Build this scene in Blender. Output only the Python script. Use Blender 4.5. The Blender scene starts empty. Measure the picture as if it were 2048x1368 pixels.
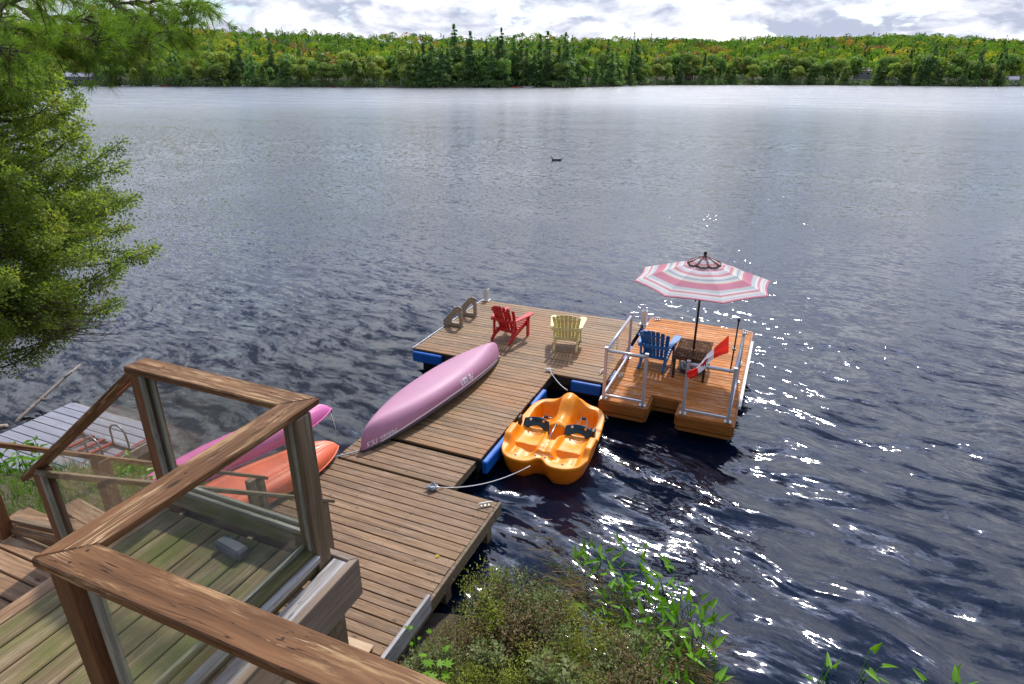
import bpy, bmesh, math, random
import numpy as np
from mathutils import Vector, Matrix, Euler
R = math.radians
random.seed(7); rng = np.random.default_rng(7)
sc = bpy.context.scene
COL = sc.collection

# ------------------------------------------------------------------ camera
CAM_H = 6.25; PITCH = 23.0; FOC = 1250.0      # focal length in pixels of a 2048 px wide picture
cam_d = bpy.data.cameras.new('camera'); cam = bpy.data.objects.new('camera', cam_d); COL.objects.link(cam)
cam_d.sensor_width = 36.0; cam_d.lens = 36.0*FOC/2048.0
cam_d.clip_start = 0.05; cam_d.clip_end = 6000
cam.location = (0, 0, CAM_H); cam.rotation_euler = (R(90-PITCH), 0, 0)
sc.camera = cam

# ------------------------------------------------------------------ light
SUN_EL = 48.0; SUN_AZ = 17.0                   # azimuth to the right of the view (+Y)
sun_d = bpy.data.lights.new('sun', 'SUN'); sun = bpy.data.objects.new('sun', sun_d); COL.objects.link(sun)
sun_d.energy = 2.8; sun_d.angle = R(2.6); sun_d.color = (1.0, 0.94, 0.84)
sd = Vector((math.sin(R(SUN_AZ))*math.cos(R(SUN_EL)), math.cos(R(SUN_AZ))*math.cos(R(SUN_EL)), math.sin(R(SUN_EL))))
sun.rotation_euler = (-sd).to_track_quat('-Z', 'Y').to_euler()
sun.location = (0, 0, 30)
sc.view_settings.view_transform = 'Standard'; sc.view_settings.look = 'None'
sc.view_settings.gamma = 1.0; sc.view_settings.exposure = 0.56; sc.view_settings.use_curve_mapping = False
sc.cycles.max_bounces = 8; sc.cycles.transparent_max_bounces = 16
sc.cycles.diffuse_bounces = 3; sc.cycles.glossy_bounces = 3; sc.cycles.transmission_bounces = 4
sc.cycles.caustics_reflective = False; sc.cycles.caustics_refractive = False
sc.cycles.sample_clamp_indirect = 4.0

# ------------------------------------------------------------------ node helper
class NT:
    def __init__(s, tree, clear=True):
        s.t = tree
        if clear: tree.nodes.clear()
    def n(s, kind, **kw):
        nd = s.t.nodes.new(kind)
        ins = kw.pop('ins', {})
        for k, v in kw.items(): setattr(nd, k, v)
        for k, v in ins.items():
            sock = nd.inputs[k]
            if isinstance(v, bpy.types.NodeSocket): s.t.links.new(v, sock)
            else: sock.default_value = v
        return nd
    def link(s, a, b): s.t.links.new(a, b)
    def math(s, op, a, b=0.0, c=None, clamp=False):
        ins = {0: a, 1: b}
        if c is not None: ins[2] = c
        return s.n('ShaderNodeMath', operation=op, use_clamp=clamp, ins=ins).outputs[0]
    def vmath(s, op, a, b=(0, 0, 0), out=0):
        ins = {0: a}
        if op == 'SCALE': ins[3] = b
        else: ins[1] = b
        return s.n('ShaderNodeVectorMath', operation=op, ins=ins).outputs[out]
    def mix(s, f, a, b, bt='MIX'):
        nd = s.n('ShaderNodeMix', data_type='RGBA', blend_type=bt)
        for i, v in ((0, f), (6, a), (7, b)):
            if isinstance(v, bpy.types.NodeSocket): s.t.links.new(v, nd.inputs[i])
            else: nd.inputs[i].default_value = v if i == 0 else (*v[:3], 1)
        return nd.outputs[2]
    def noise(s, vec, scale, detail=4, rough=.55, dist=0.0, out=0, norm=True):
        nd = s.n('ShaderNodeTexNoise', noise_dimensions='3D', normalize=norm, ins={'Vector': vec, 'Scale': scale, 'Detail': detail, 'Roughness': rough, 'Distortion': dist})
        return nd.outputs[out]
    def ramp(s, f, stops, interp='LINEAR'):
        nd = s.n('ShaderNodeValToRGB'); cr = nd.color_ramp; cr.interpolation = interp
        while len(cr.elements) < len(stops): cr.elements.new(0.5)
        for e, (p, c) in zip(cr.elements, stops):
            e.position = p; e.color = (c, c, c, 1) if not hasattr(c, '__len__') else (*c[:3], 1)
        s.link(f, nd.inputs[0]); return nd.outputs[0]
    def maprange(s, v, a, b, c=0.0, d=1.0):
        return s.n('ShaderNodeMapRange', clamp=True, ins={0: v, 1: a, 2: b, 3: c, 4: d}).outputs[0]
    def scalev(s, v, sx, sy, sz):
        return s.vmath('MULTIPLY', v, (sx, sy, sz))

# ------------------------------------------------------------------ world: physical sky behind broken cloud
world = bpy.data.worlds.new('World'); sc.world = world; world.use_nodes = True
w = NT(world.node_tree)
sky = w.n('ShaderNodeTexSky', sky_type='NISHITA', sun_disc=False, sun_elevation=R(SUN_EL), sun_rotation=R(SUN_AZ), altitude=300, air_density=1.0, dust_density=0.8, ozone_density=1.2)
tc = w.n('ShaderNodeTexCoord').outputs['Generated']
sep = w.n('ShaderNodeSeparateXYZ', ins={0: tc})
zz = w.math('ABSOLUTE', sep.outputs[2])
hz = w.math('POWER', zz, 0.75)
dirv = w.n('ShaderNodeCombineXYZ', ins={0: sep.outputs[0], 1: sep.outputs[1], 2: w.math('MULTIPLY', hz, 1.8)}).outputs[0]
warp = w.noise(dirv, 5.0, 3, out=1)
dv = w.vmath('ADD', dirv, w.vmath('SCALE', w.vmath('SUBTRACT', warp, (.5, .5, .5)), 0.10))
big = w.noise(dv, 5.0, 3, .5)
fine = w.noise(dv, 12.0, 9, .58)
dens = w.math('ADD', w.math('MULTIPLY', big, 0.55), w.math('MULTIPLY', fine, 0.62))
cover = w.maprange(dens, 0.50, 0.545)
# cloud body: lit rims bright, thick cores grey
thick = w.noise(w.vmath('ADD', dv, (3.1, 1.7, -0.05)), 9.5, 8, .56)
shade = w.maprange(w.math('ADD', w.math('MULTIPLY', thick, .62), w.math('MULTIPLY', w.noise(w.vmath('ADD', dv, (1.3, 4.7, .4)), 24.0, 7, .6), .38)), 0.445, 0.565)
cl = w.mix(shade, (6.9, 7.0, 7.5), (3.5, 3.85, 4.9))
# thicker, greyer cloud overhead
over = w.maprange(sep.outputs[2], 0.30, 0.80)
cl = w.mix(w.math('MULTIPLY', over, 0.8), cl, (2.2, 2.75, 4.7))
# cloud lit from behind is brighter round the sun
sdot = w.vmath('DOT_PRODUCT', w.vmath('NORMALIZE', tc), tuple(sd), out=1)
sd0 = w.math('MAXIMUM', sdot, 0.0)
glow = w.math('ADD', w.math('ADD', 1.0, w.math('MULTIPLY', w.math('POWER', sd0, 3.0), 0.15)), w.math('ADD', w.math('MULTIPLY', w.math('POWER', sd0, 40.0), 11.0), w.math('MULTIPLY', w.math('POWER', sd0, 2.5), w.maprange(sep.outputs[2], .08, .35, 0, 1.05))))
cl = w.mix(1.0, cl, w.n('ShaderNodeCombineColor', ins={0: glow, 1: glow, 2: glow}).outputs[0], 'MULTIPLY')
cover2 = w.math('MULTIPLY', cover, w.math('SUBTRACT', 1.0, w.math('MULTIPLY', over, 0.25)))
skyc = w.mix(1.0, sky.outputs[0], (1.05, 1.05, 1.15), 'MULTIPLY')
fin = w.mix(cover2, skyc, cl)
bg = w.n('ShaderNodeBackground', ins={'Color': fin, 'Strength': 0.10})
w.link(bg.outputs[0], w.n('ShaderNodeOutputWorld').inputs[0])

# ------------------------------------------------------------------ object helpers
def tag(o, label=None, cat=None, group=None, kind=None):
    if label: o['label'] = label
    if cat: o['category'] = cat
    if group: o['group'] = group
    if kind: o['kind'] = kind
    return o
def empty(name, loc=(0, 0, 0), rz=0.0, parent=None):
    o = bpy.data.objects.new(name, None); COL.objects.link(o); o.location = loc; o.rotation_euler = (0, 0, rz)
    o.empty_display_size = 0.1
    if parent: o.parent = parent
    return o
def thing(name, label, cat, loc=(0, 0, 0), rz=0.0, group=None):
    return tag(empty(name, loc, rz), label, cat, group)
def link(name, me, parent=None, loc=None, rot=None):
    o = bpy.data.objects.new(name, me); COL.objects.link(o)
    if parent: o.parent = parent
    if loc is not None: o.location = loc
    if rot is not None: o.rotation_euler = rot
    return o
class MB:
    """collects faces for one mesh"""
    def __init__(s): s.v = []; s.f = []; s.m = []
    def add(s, vs, fs, mi=0):
        b = len(s.v); s.v.extend([tuple(q) for q in vs])
        for f in fs: s.f.append(tuple(i+b for i in f)); s.m.append(mi)
        return s
    def box(s, c, size, rot=None, mi=0, taper=1.0):
        x, y, z = size[0]/2, size[1]/2, size[2]/2; t = taper
        vs = [Vector(q) for q in ((-x, -y, -z), (x, -y, -z), (x, y, -z), (-x, y, -z), (-x*t, -y*t, z), (x*t, -y*t, z), (x*t, y*t, z), (-x*t, y*t, z))]
        if rot is not None:
            m = rot if isinstance(rot, Matrix) else Euler(rot).to_matrix()
            vs = [m @ q for q in vs]
        vs = [q+Vector(c) for q in vs]
        return s.add(vs, [(0, 3, 2, 1), (4, 5, 6, 7), (0, 1, 5, 4), (1, 2, 6, 5), (2, 3, 7, 6), (3, 0, 4, 7)], mi)
    def bar(s, a, b, w, h=None, mi=0, up=(0, 0, 1)):
        a, b = Vector(a), Vector(b); d = b-a; L = d.length; x = d.normalized(); u = Vector(up)
        if abs(x.dot(u)) > .97: u = Vector((0, 1, 0))
        y = u.cross(x).normalized(); z = x.cross(y); m = Matrix((x, y, z)).transposed()
        return s.box((a+b)/2, (L, w, h or w), m, mi)
    def tube(s, pts, r, seg=8, mi=0, cap=True, closed=False):
        pts = [Vector(p) for p in pts]; n = len(pts); rr = r if hasattr(r, '__len__') else [r]*n
        rings = []; prev = None
        for i, p in enumerate(pts):
            if closed: d = pts[(i+1) % n]-pts[i-1]
            else: d = (pts[min(i+1, n-1)]-pts[max(i-1, 0)])
            d.normalize()
            if prev is None:
                a = Vector((0, 0, 1)) if abs(d.z) < .9 else Vector((1, 0, 0)); prev = d.cross(a).normalized()
            prev = (prev-d*prev.dot(d)).normalized(); q = d.cross(prev)
            rings.append([p+(prev*math.cos(2*math.pi*k/seg)+q*math.sin(2*math.pi*k/seg))*rr[i] for k in range(seg)])
        vs = [v for r_ in rings for v in r_]; fs = []
        for i in range(n if closed else n-1):
            j = (i+1) % n
            for k in range(seg): fs.append((i*seg+k, i*seg+(k+1) % seg, j*seg+(k+1) % seg, j*seg+k))
        if cap and not closed: fs.append(tuple(range(seg-1, -1, -1))); fs.append(tuple((n-1)*seg+k for k in range(seg)))
        return s.add(vs, fs, mi)
    def grid(s, P, mi=0, closed_v=False, flip=False):
        """P[i][j] points"""
        n, m = len(P), len(P[0]); vs = [q for r_ in P for q in r_]; fs = []
        for i in range(n-1):
            for j in range(m if closed_v else m-1):
                k = (j+1) % m
                f = (i*m+j, i*m+k, (i+1)*m+k, (i+1)*m+j)
                fs.append(f[::-1] if flip else f)
        return s.add(vs, fs, mi)
    def prism(s, poly, z0, z1, M=None, mi=0):
        n = len(poly); vs = [Vector((x, y, z0)) for x, y in poly]+[Vector((x, y, z1)) for x, y in poly]
        if M: vs = [M @ v for v in vs]
        fs = [tuple(range(n-1, -1, -1)), tuple(range(n, 2*n))]+[(i, (i+1) % n, n+(i+1) % n, n+i) for i in range(n)]
        return s.add(vs, fs, mi)
    def lathe(s, prof, seg=16, c=(0, 0, 0), mi=0):
        P = [[Vector((r*math.cos(2*math.pi*k/seg)+c[0], r*math.sin(2*math.pi*k/seg)+c[1], z+c[2])) for k in range(seg)] for r, z in prof]
        return s.grid(P, mi, closed_v=True)
    def mesh(s, name, mats, smooth=False, bevel=0.0):
        me = bpy.data.meshes.new(name); me.from_pydata([tuple(v) for v in s.v], [], s.f); me.validate(clean_customdata=False)
        for m in (mats if isinstance(mats, (list, tuple)) else [mats]): me.materials.append(m)
        if len(me.polygons) == len(s.m): me.polygons.foreach_set('material_index', s.m)
        if smooth: me.polygons.foreach_set('use_smooth', [True]*len(me.polygons))
        if bevel > 0:
            bm = bmesh.new(); bm.from_mesh(me)
            es = [e for e in bm.edges if len(e.link_faces) == 2 and e.calc_face_angle(0) > .6]
            bmesh.ops.bevel(bm, geom=es, offset=bevel, segments=1, affect='EDGES', clamp_overlap=True)
            bm.to_mesh(me); bm.free()
        me.update(); return me
    def build(s, name, mats, parent=None, loc=None, rot=None, smooth=False, bevel=0.0):
        return link(name, s.mesh(name, mats, smooth, bevel), parent, loc, rot)

def np_mesh(name, verts, faces, mats, midx=None, smooth=False, colors=None):
    """verts (n,3) array, faces (m,k) array of equal size"""
    me = bpy.data.meshes.new(name); n = len(verts); m, k = faces.shape
    me.vertices.add(n); me.vertices.foreach_set('co', np.asarray(verts, dtype=np.float32).ravel())
    me.loops.add(m*k); me.loops.foreach_set('vertex_index', faces.astype(np.int32).ravel())
    me.polygons.add(m); me.polygons.foreach_set('loop_start', np.arange(0, m*k, k, dtype=np.int32))
    try: me.polygons.foreach_set('loop_total', np.full(m, k, dtype=np.int32))
    except Exception: pass
    for mt in (mats if isinstance(mats, (list, tuple)) else [mats]): me.materials.append(mt)
    if midx is not None: me.polygons.foreach_set('material_index', np.asarray(midx, dtype=np.int32))
    if smooth: me.polygons.foreach_set('use_smooth', np.ones(m, dtype=bool))
    me.update(calc_edges=True)
    if colors is not None:
        at = me.color_attributes.new('tint', 'FLOAT_COLOR', 'POINT'); c = np.ones((n, 4), dtype=np.float32); c[:, :3] = colors
        at.data.foreach_set('color', c.ravel())
    return me

# dock frame: u along the boards, v away from the shore
ANG = R(-23.3); UX = Vector((math.cos(ANG), math.sin(ANG), 0)); VX = Vector((-math.sin(ANG), math.cos(ANG), 0))
def W(u, v, z=0.0): return UX*u+VX*v+Vector((0, 0, z))
def to_uv(p): p = Vector(p); return p.dot(UX), p.dot(VX)
# ------------------------------------------------------------------ materials
def new_mat(name):
    m = bpy.data.materials.new(name); m.use_nodes = True
    return m, NT(m.node_tree)
def out(t, sh): t.link(sh, t.n('ShaderNodeOutputMaterial').inputs[0])
def bsdf(t, **ins):
    return t.n('ShaderNodeBsdfPrincipled', ins={k.replace('_', ' '): v for k, v in ins.items()})
def plain(name, col, rough=.5, metal=0.0, var=.12, bump=0.0, spec=.5, coat=0.0, nscale=6.0):
    m, t = new_mat(name)
    tc = t.n('ShaderNodeTexCoord').outputs['Object']
    nz = t.noise(tc, nscale, 6, .6)
    k = t.maprange(nz, .3, .7, 1-var, 1+var)
    c = t.mix(1.0, col, t.n('ShaderNodeCombineColor', ins={0: k, 1: k, 2: k}).outputs[0], 'MULTIPLY')
    ins = dict(Base_Color=c, Roughness=t.maprange(nz, .3, .7, max(0, rough-.06), min(1, rough+.08)), Metallic=metal)
    b = bsdf(t, **ins); b.inputs['Specular IOR Level'].default_value = spec; b.inputs['Coat Weight'].default_value = coat
    if bump: t.link(t.n('ShaderNodeBump', ins={'Strength': bump, 'Distance': .004, 'Height': t.noise(tc, nscale*9, 4)}).outputs[0], b.inputs['Normal'])
    out(t, b.outputs[0]); return m

def wood(name, dark, light, grain=1.0, wear=None, wear_amt=.35, rough=.62, board_var=.35, algae=0.0, spec=.3, stain=None, knot=True, crack=0.0, fleck=0.0):
    """board with its length along local X; each object gets its own figure and tone"""
    m, t = new_mat(name)
    tc = t.n('ShaderNodeTexCoord').outputs['Object']; rnd = t.n('ShaderNodeObjectInfo').outputs['Random']
    off = t.n('ShaderNodeCombineXYZ', ins={0: t.math('MULTIPLY', rnd, 71.3), 1: t.math('MULTIPLY', rnd, 33.7), 2: t.math('MULTIPLY', rnd, 17.1)}).outputs[0]
    p = t.vmath('ADD', tc, off)
    pos = t.n('ShaderNodeNewGeometry').outputs['Position']
    # slow wander of the grain, then stretched rings
    wv = t.vmath('SCALE', t.vmath('SUBTRACT', t.noise(t.scalev(p, 1.6, 3, 3), 1.0, 2, out=1), (.5, .5, .5)), .055)
    pw = t.vmath('ADD', p, wv)
    g1 = t.noise(t.scalev(pw, 1.1, 34, 34), grain, 4, .6)
    g2 = t.noise(t.scalev(pw, 3.5, 130, 130), grain, 3, .6)
    patch = t.noise(t.scalev(p, 1.3, 5, 5), 1.0, 4, .6)
    g = t.math('ADD', t.math('MULTIPLY', g1, .6), t.math('ADD', t.math('MULTIPLY', g2, .2), t.math('MULTIPLY', patch, .2)))
    col = t.mix(t.maprange(g, .36, .64), dark, light)
    # board-to-board tone
    rn2 = t.math('FRACT', t.math('MULTIPLY', rnd, 7.77))
    k = t.maprange(rn2, 0, 1, 1-board_var, 1+board_var*.75)
    warm = t.maprange(t.math('FRACT', t.math('MULTIPLY', rnd, 19.31)), 0, 1, 1+.25*board_var, 1-.25*board_var)
    col = t.mix(1.0, col, t.n('ShaderNodeCombineColor', ins={0: k, 1: t.math('MULTIPLY', k, t.math('POWER', warm, .2)), 2: t.math('MULTIPLY', k, warm)}).outputs[0], 'MULTIPLY')
    if wear:
        wn = t.noise(t.scalev(p, 2.2, 12, 12), 1.0, 6, .7)
        wn2 = t.noise(t.scalev(pw, 2.0, 60, 60), 1.0, 4, .7)
        wf = t.math('MULTIPLY', t.maprange(wn, .50, .62), t.maprange(wn2, .44, .56))
        col = t.mix(t.math('MULTIPLY', wf, wear_amt), col, wear)
    if stain:
        sn = t.noise(pos, .55, 5, .65); col = t.mix(t.maprange(sn, .46, .66, 0, .75), col, stain)
    if algae:
        an = t.noise(pos, 2.3, 6, .7); an2 = t.noise(t.scalev(p, 1.4, 7, 7), 1, 4, .6)
        af = t.math('MULTIPLY', t.maprange(an, .36, .60), t.maprange(an2, .32, .62))
        col = t.mix(t.math('MULTIPLY', af, algae), col, (.098, .118, .018))
    if knot:
        vo = t.n('ShaderNodeTexVoronoi', voronoi_dimensions='3D', feature='F1', ins={'Vector': t.scalev(pw, 2.6, 7.5, 0.01), 'Scale': 1.0})
        kf = t.maprange(vo.outputs[0], .06, .11, .8, 0); col = t.mix(kf, col, tuple(c*.32 for c in dark))
    if crack:
        cn = t.noise(t.scalev(pw, .9, 42, 42), 1.0, 2, .5); cf = t.maprange(t.math('ABSOLUTE', t.math('SUBTRACT', cn, .5)), .0, .012, crack, 0)
        cf = t.math('MULTIPLY', cf, t.maprange(patch, .48, .55)); col = t.mix(cf, col, tuple(c*.22 for c in dark))
    if fleck:                                                  # thin pale splinter lines where the stain has lifted
        fl = t.noise(t.scalev(pw, 2.4, 210, 210), 1.0, 2, .5); area = t.maprange(t.noise(t.scalev(p, 1.5, 9, 9), 1.0, 3, .6), .50, .60)
        col = t.mix(t.math('MULTIPLY', t.math('MULTIPLY', t.maprange(fl, .60, .66), area), fleck), col, (.66, .47, .27))
    h = t.math('ADD', t.math('MULTIPLY', g1, .5), t.math('MULTIPLY', g2, .5))
    b = bsdf(t, Base_Color=col, Roughness=t.maprange(patch, .3, .7, rough-.08, rough+.1))
    b.inputs['Specular IOR Level'].default_value = spec
    t.link(t.n('ShaderNodeBump', ins={'Strength': .45, 'Distance': .004, 'Height': h}).outputs[0], b.inputs['Normal'])
    out(t, b.outputs[0]); return m

M = {}
M['deck_main'] = wood('dock_wood', (.090, .050, .022), (.335, .208, .100), wear=(.46, .33, .21), wear_amt=.5, board_var=.22, stain=(.31, .135, .045), rough=.60)
M['deck_orange'] = wood('orange_stained_wood', (.25, .072, .012), (.62, .232, .044), wear=(.84, .60, .42), wear_amt=.6, board_var=.20, rough=.60, spec=.15)
M['fascia_orange'] = wood('orange_fascia_wood', (.20, .065, .011), (.36, .135, .028), board_var=.06, rough=.5)
M['deck_shore'] = wood('brown_dock_wood', (.108, .061, .030), (.325, .200, .106), wear=(.42, .31, .23), wear_amt=.35, board_var=.15, rough=.65, crack=.7)
M['deck_floor'] = wood('mossy_deck_wood', (.080, .055, .028), (.270, .185, .100), wear=(.50, .38, .24), wear_amt=.5, board_var=.15, algae=.95, rough=.72, crack=.8)
M['deck_landing'] = wood('landing_wood', (.11, .058, .028), (.36, .215, .115), wear=(.58, .44, .29), wear_amt=.4, board_var=.12, rough=.68, crack=.8)
M['cap'] = wood('stained_rail_wood', (.070, .030, .011), (.200, .095, .039), wear=(.56, .36, .17), wear_amt=.55, board_var=.08, rough=.58, crack=1.0, spec=.18, fleck=.8)
M['post'] = wood('stained_post_wood', (.085, .034, .014), (.215, .095, .040), wear=(.35, .2, .12), wear_amt=.3, board_var=.14, rough=.58)
M['post_old'] = wood('weathered_post_wood', (.090, .058, .036), (.24, .165, .105), wear=(.34, .28, .22), wear_amt=.5, board_var=.1, rough=.7, algae=.3)
M['grey_wood'] = wood('grey_weathered_wood', (.16, .145, .135), (.50, .475, .455), wear=(.60, .58, .57), wear_amt=.6, board_var=.12, rough=.72, crack=.9)
M['moss_rail'] = wood('mossy_rail_wood', (.055, .040, .018), (.17, .125, .060), wear=(.34, .33, .24), wear_amt=.4, algae=.9, rough=.75)
M['bead'] = wood('grey_green_bead', (.12, .115, .09), (.33, .32, .27), wear=(.56, .55, .50), wear_amt=.6, board_var=.1, algae=.3, knot=False)
M['fascia_grey'] = wood('weathered_fascia_wood', (.145, .105, .078), (.30, .225, .165), wear=(.46, .38, .32), wear_amt=.5, board_var=.08, rough=.66, crack=.7)
M['raft'] = wood('raft_wood', (.165, .165, .195), (.305, .31, .36), wear=(.42, .42, .47), wear_amt=.35, board_var=.10, rough=.40, spec=.6, stain=(.23, .22, .26))
M['table'] = wood('dark_table_wood', (.030, .014, .008), (.105, .052, .030), wear=(.46, .28, .17), wear_amt=.45, board_var=.2, rough=.8, spec=.05)
M['red_paint'] = wood('red_painted_wood', (.22, .025, .022), (.36, .05, .04), wear=(.40, .26, .22), wear_amt=.5, board_var=.1, knot=False)
M['drift'] = wood('driftwood', (.16, .12, .09), (.42, .35, .28), wear=(.6, .54, .46), board_var=.0, rough=.8, knot=False, crack=.8)
M['ply'] = wood('plywood', (.40, .27, .15), (.58, .42, .26), board_var=.05, knot=False)
M['blue'] = plain('blue_bumper_plastic', (.005, .105, .42), .38, var=.15, bump=.1)
M['float'] = plain('black_float_plastic', (.012, .013, .015), .55, var=.3)
M['dark_metal'] = plain('dark_frame_metal', (.05, .052, .055), .5, .6, var=.3)
M['alu'] = plain('white_railing_metal', (.52, .53, .56), .32, .35, var=.05)
M['galv'] = plain('galvanised_steel', (.42, .43, .44), .35, .9, var=.2)
M['steel_tube'] = plain('grey_steel_tube', (.22, .23, .25), .3, .9, var=.2)
M['white_sleeve'] = plain('white_pile_sleeve', (.66, .64, .60), .5, var=.1)
M['cleat'] = plain('cream_cleat', (.62, .57, .46), .45, var=.15)
M['beige'] = plain('taupe_ladder_plastic', (.30, .235, .16), .5, var=.12, bump=.15)
M['rope'] = plain('pale_rope', (.58, .56, .53), .8, var=.2, nscale=60)
M['rope_grey'] = plain('grey_rope', (.30, .33, .36), .8, var=.35, nscale=40)
M['canoe'] = plain('pink_canoe_hull', (.430, .195, .290), .55, var=.09, nscale=1.6)
M['canoe_trim'] = plain('black_gunwale', (.025, .026, .03), .4, var=.2)
M['white_print'] = plain('white_print', (.82, .80, .82), .5, var=.05)
M['kayak_pink'] = plain('magenta_kayak_hull', (.60, .13, .34), .46, var=.10, nscale=2)
M['kayak_orange'] = plain('orange_kayak_hull', (.78, .150, .065), .42, var=.14, nscale=2.4)
M['pedal'] = plain('yellow_pedal_boat_plastic', (.88, .285, .004), .42, var=.16, nscale=3.5, bump=.05)
M['pedal_low'] = plain('shaded_lower_hull', (.86, .205, .006), .34, var=.10, nscale=1.3)  # same plastic as the deck, its shade put in as a deeper orange
M['teal'] = plain('dark_teal_seat_back', (.005, .040, .062), .30, var=.25)
M['black_pl'] = plain('black_plastic', (.012, .013, .014), .4, var=.2)
M['dull_brown'] = plain('dull_brown_fill', (.22, .085, .02), .7, var=.3)  # flat dark brown for the recess strip and plugs
M['sticker_w'] = plain('white_sticker', (.70, .68, .66), .4, var=.1)
M['sticker_b'] = plain('blue_sticker', (.02, .22, .50), .4, var=.1)
M['ch_red'] = plain('red_chair_paint', (.50, .014, .020), .42, var=.10, bump=.1)
M['ch_yel'] = plain('pale_yellow_chair_paint', (.70, .64, .28), .5, var=.08, bump=.1)
M['ch_blue'] = plain('blue_chair_paint', (.004, .125, .36), .42, var=.10, bump=.1)
M['pole'] = plain('brown_umbrella_pole', (.040, .022, .015), .35, .3, var=.2)
M['brown_trim'] = plain('brown_fabric_trim', (.11, .045, .035), .8, var=.2)
M['block'] = plain('blue_grey_concrete', (.085, .095, .11), .9, var=.4, bump=.6, nscale=14)
M['rock'] = plain('granite', (.10, .09, .08), .85, var=.45, bump=.7, nscale=3.5)
M['loon_b'] = plain('dark_plumage', (.015, .016, .018), .5, var=.2)
M['loon_w'] = plain('pale_plumage', (.10, .10, .11), .6, var=.2)
M['nail'] = plain('nail_head', (.035, .028, .024), .5, .5, var=.2)
M['leaf_lit'] = None

def leaf_mat(name, cols, trans=.42, rough=.55, scale=.0, rand=False, attr=False, spec=.25):
    """foliage: colours picked per leaf cluster; thin leaves let light through"""
    m, t = new_mat(name)
    if attr:
        c = t.n('ShaderNodeAttribute', attribute_name='tint').outputs['Color']
    else:
        pos = t.n('ShaderNodeNewGeometry').outputs['Position']
        nz = t.noise(pos, scale or 3.0, 3, .7)
        c = t.ramp(nz, [(0.30+.4*i/(len(cols)-1), cc) for i, cc in enumerate(cols)])
    if rand:
        rn = t.n('ShaderNodeObjectInfo').outputs['Random']
        hs = t.n('ShaderNodeHueSaturation', ins={'Hue': t.maprange(rn, 0, 1, .478, .512), 'Saturation': .86, 'Value': t.maprange(t.math('FRACT', t.math('MULTIPLY', rn, 13.7)), 0, 1, .75, 1.25), 'Fac': 1.0, 'Color': c})
        c = hs.outputs[0]
    df = t.n('ShaderNodeBsdfPrincipled', ins={'Base Color': c, 'Roughness': rough, 'Specular IOR Level': spec})
    tr = t.n('ShaderNodeBsdfTranslucent', ins={'Color': t.mix(1.0, c, (1.25, 1.35, .55), 'MULTIPLY')})
    mx = t.n('ShaderNodeMixShader', ins={0: trans, 1: df.outputs[0], 2: tr.outputs[0]})
    out(t, mx.outputs[0]); return m
M['bark'] = plain('grey_bark', (.10, .085, .07), .9, var=.45, bump=.8, nscale=5)
M['bark_white'] = plain('birch_bark', (.55, .53, .48), .8, var=.3, nscale=2)
M['twig'] = plain('dark_twig', (.075, .052, .035), .9, var=.3)

def glass_mat(name, dirt=.10, dirtcol=(.44, .44, .38), tint=(.955, .965, .945), ior=1.45):
    m, t = new_mat(name)
    tr = t.n('ShaderNodeBsdfTransparent', ins={'Color': (*tint, 1)})
    gl = t.n('ShaderNodeBsdfGlossy', ins={'Color': (1, 1, 1, 1), 'Roughness': .02})
    bk = t.n('ShaderNodeNewGeometry').outputs['Backfacing']
    fr = t.n('ShaderNodeFresnel', ins={'IOR': t.math('ADD', ior, t.math('MULTIPLY', bk, 1/ior-ior))})
    a = t.n('ShaderNodeMixShader', ins={0: fr.outputs[0], 1: tr.outputs[0], 2: gl.outputs[0]})
    tc = t.n('ShaderNodeTexCoord').outputs['Object']
    nz = t.noise(tc, 2.2, 6, .65); sp = t.noise(tc, 60, 2, .5)
    f = t.math('ADD', t.math('MULTIPLY', t.maprange(nz, .35, .7), dirt), t.math('MULTIPLY', t.maprange(sp, .68, .74), dirt*1.5), clamp=True)
    df = t.n('ShaderNodeBsdfDiffuse', ins={'Color': (*dirtcol, 1)})
    b = t.n('ShaderNodeMixShader', ins={0: f, 1: a.outputs[0], 2: df.outputs[0]})
    out(t, b.outputs[0]); return m
M['glass'] = glass_mat('railing_glass', .10)
M['glass_clean'] = glass_mat('clear_glass', .004, tint=(.985, .99, .985), ior=1.12)

def umbrella_mat():
    m, t = new_mat('striped_umbrella_fabric')
    uvn = t.n('ShaderNodeUVMap').outputs[0]; s = t.n('ShaderNodeSeparateXYZ', ins={0: uvn})
    pk = (.70, .34, .37); dp = (.64, .27, .34); wh = (.80, .76, .76); mt = (.58, .63, .61); cr = (.78, .70, .55); sl = (.25, .29, .38); lp = (.70, .30, .34)
    st = [(0, dp), (.135, mt), (.18, wh), (.225, pk), (.265, wh), (.315, mt), (.335, wh), (.35, pk), (.405, cr), (.425, wh), (.455, mt), (.485, sl), (.50, mt), (.535, wh), (.55, cr), (.572, lp), (.61, dp), (.73, mt), (.79, wh), (.835, pk), (.87, cr), (.885, wh), (.925, mt), (.945, wh), (.965, lp)]
    c = t.ramp(s.outputs[1], st, 'CONSTANT')
    tc = t.n('ShaderNodeTexCoord').outputs['Object']
    fn = t.noise(tc, 3, 5, .6); c = t.mix(1.0, c, t.ramp(fn, [(.3, .86), (.7, 1.0)]), 'MULTIPLY')
    df = bsdf(t, Base_Color=c, Roughness=.85); df.inputs['Specular IOR Level'].default_value = .15
    tr = t.n('ShaderNodeBsdfTranslucent', ins={'Color': c})
    mx = t.n('ShaderNodeMixShader', ins={0: .28, 1: df.outputs[0], 2: tr.outputs[0]}); out(t, mx.outputs[0]); return m
M['umbrella'] = umbrella_mat()

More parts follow.
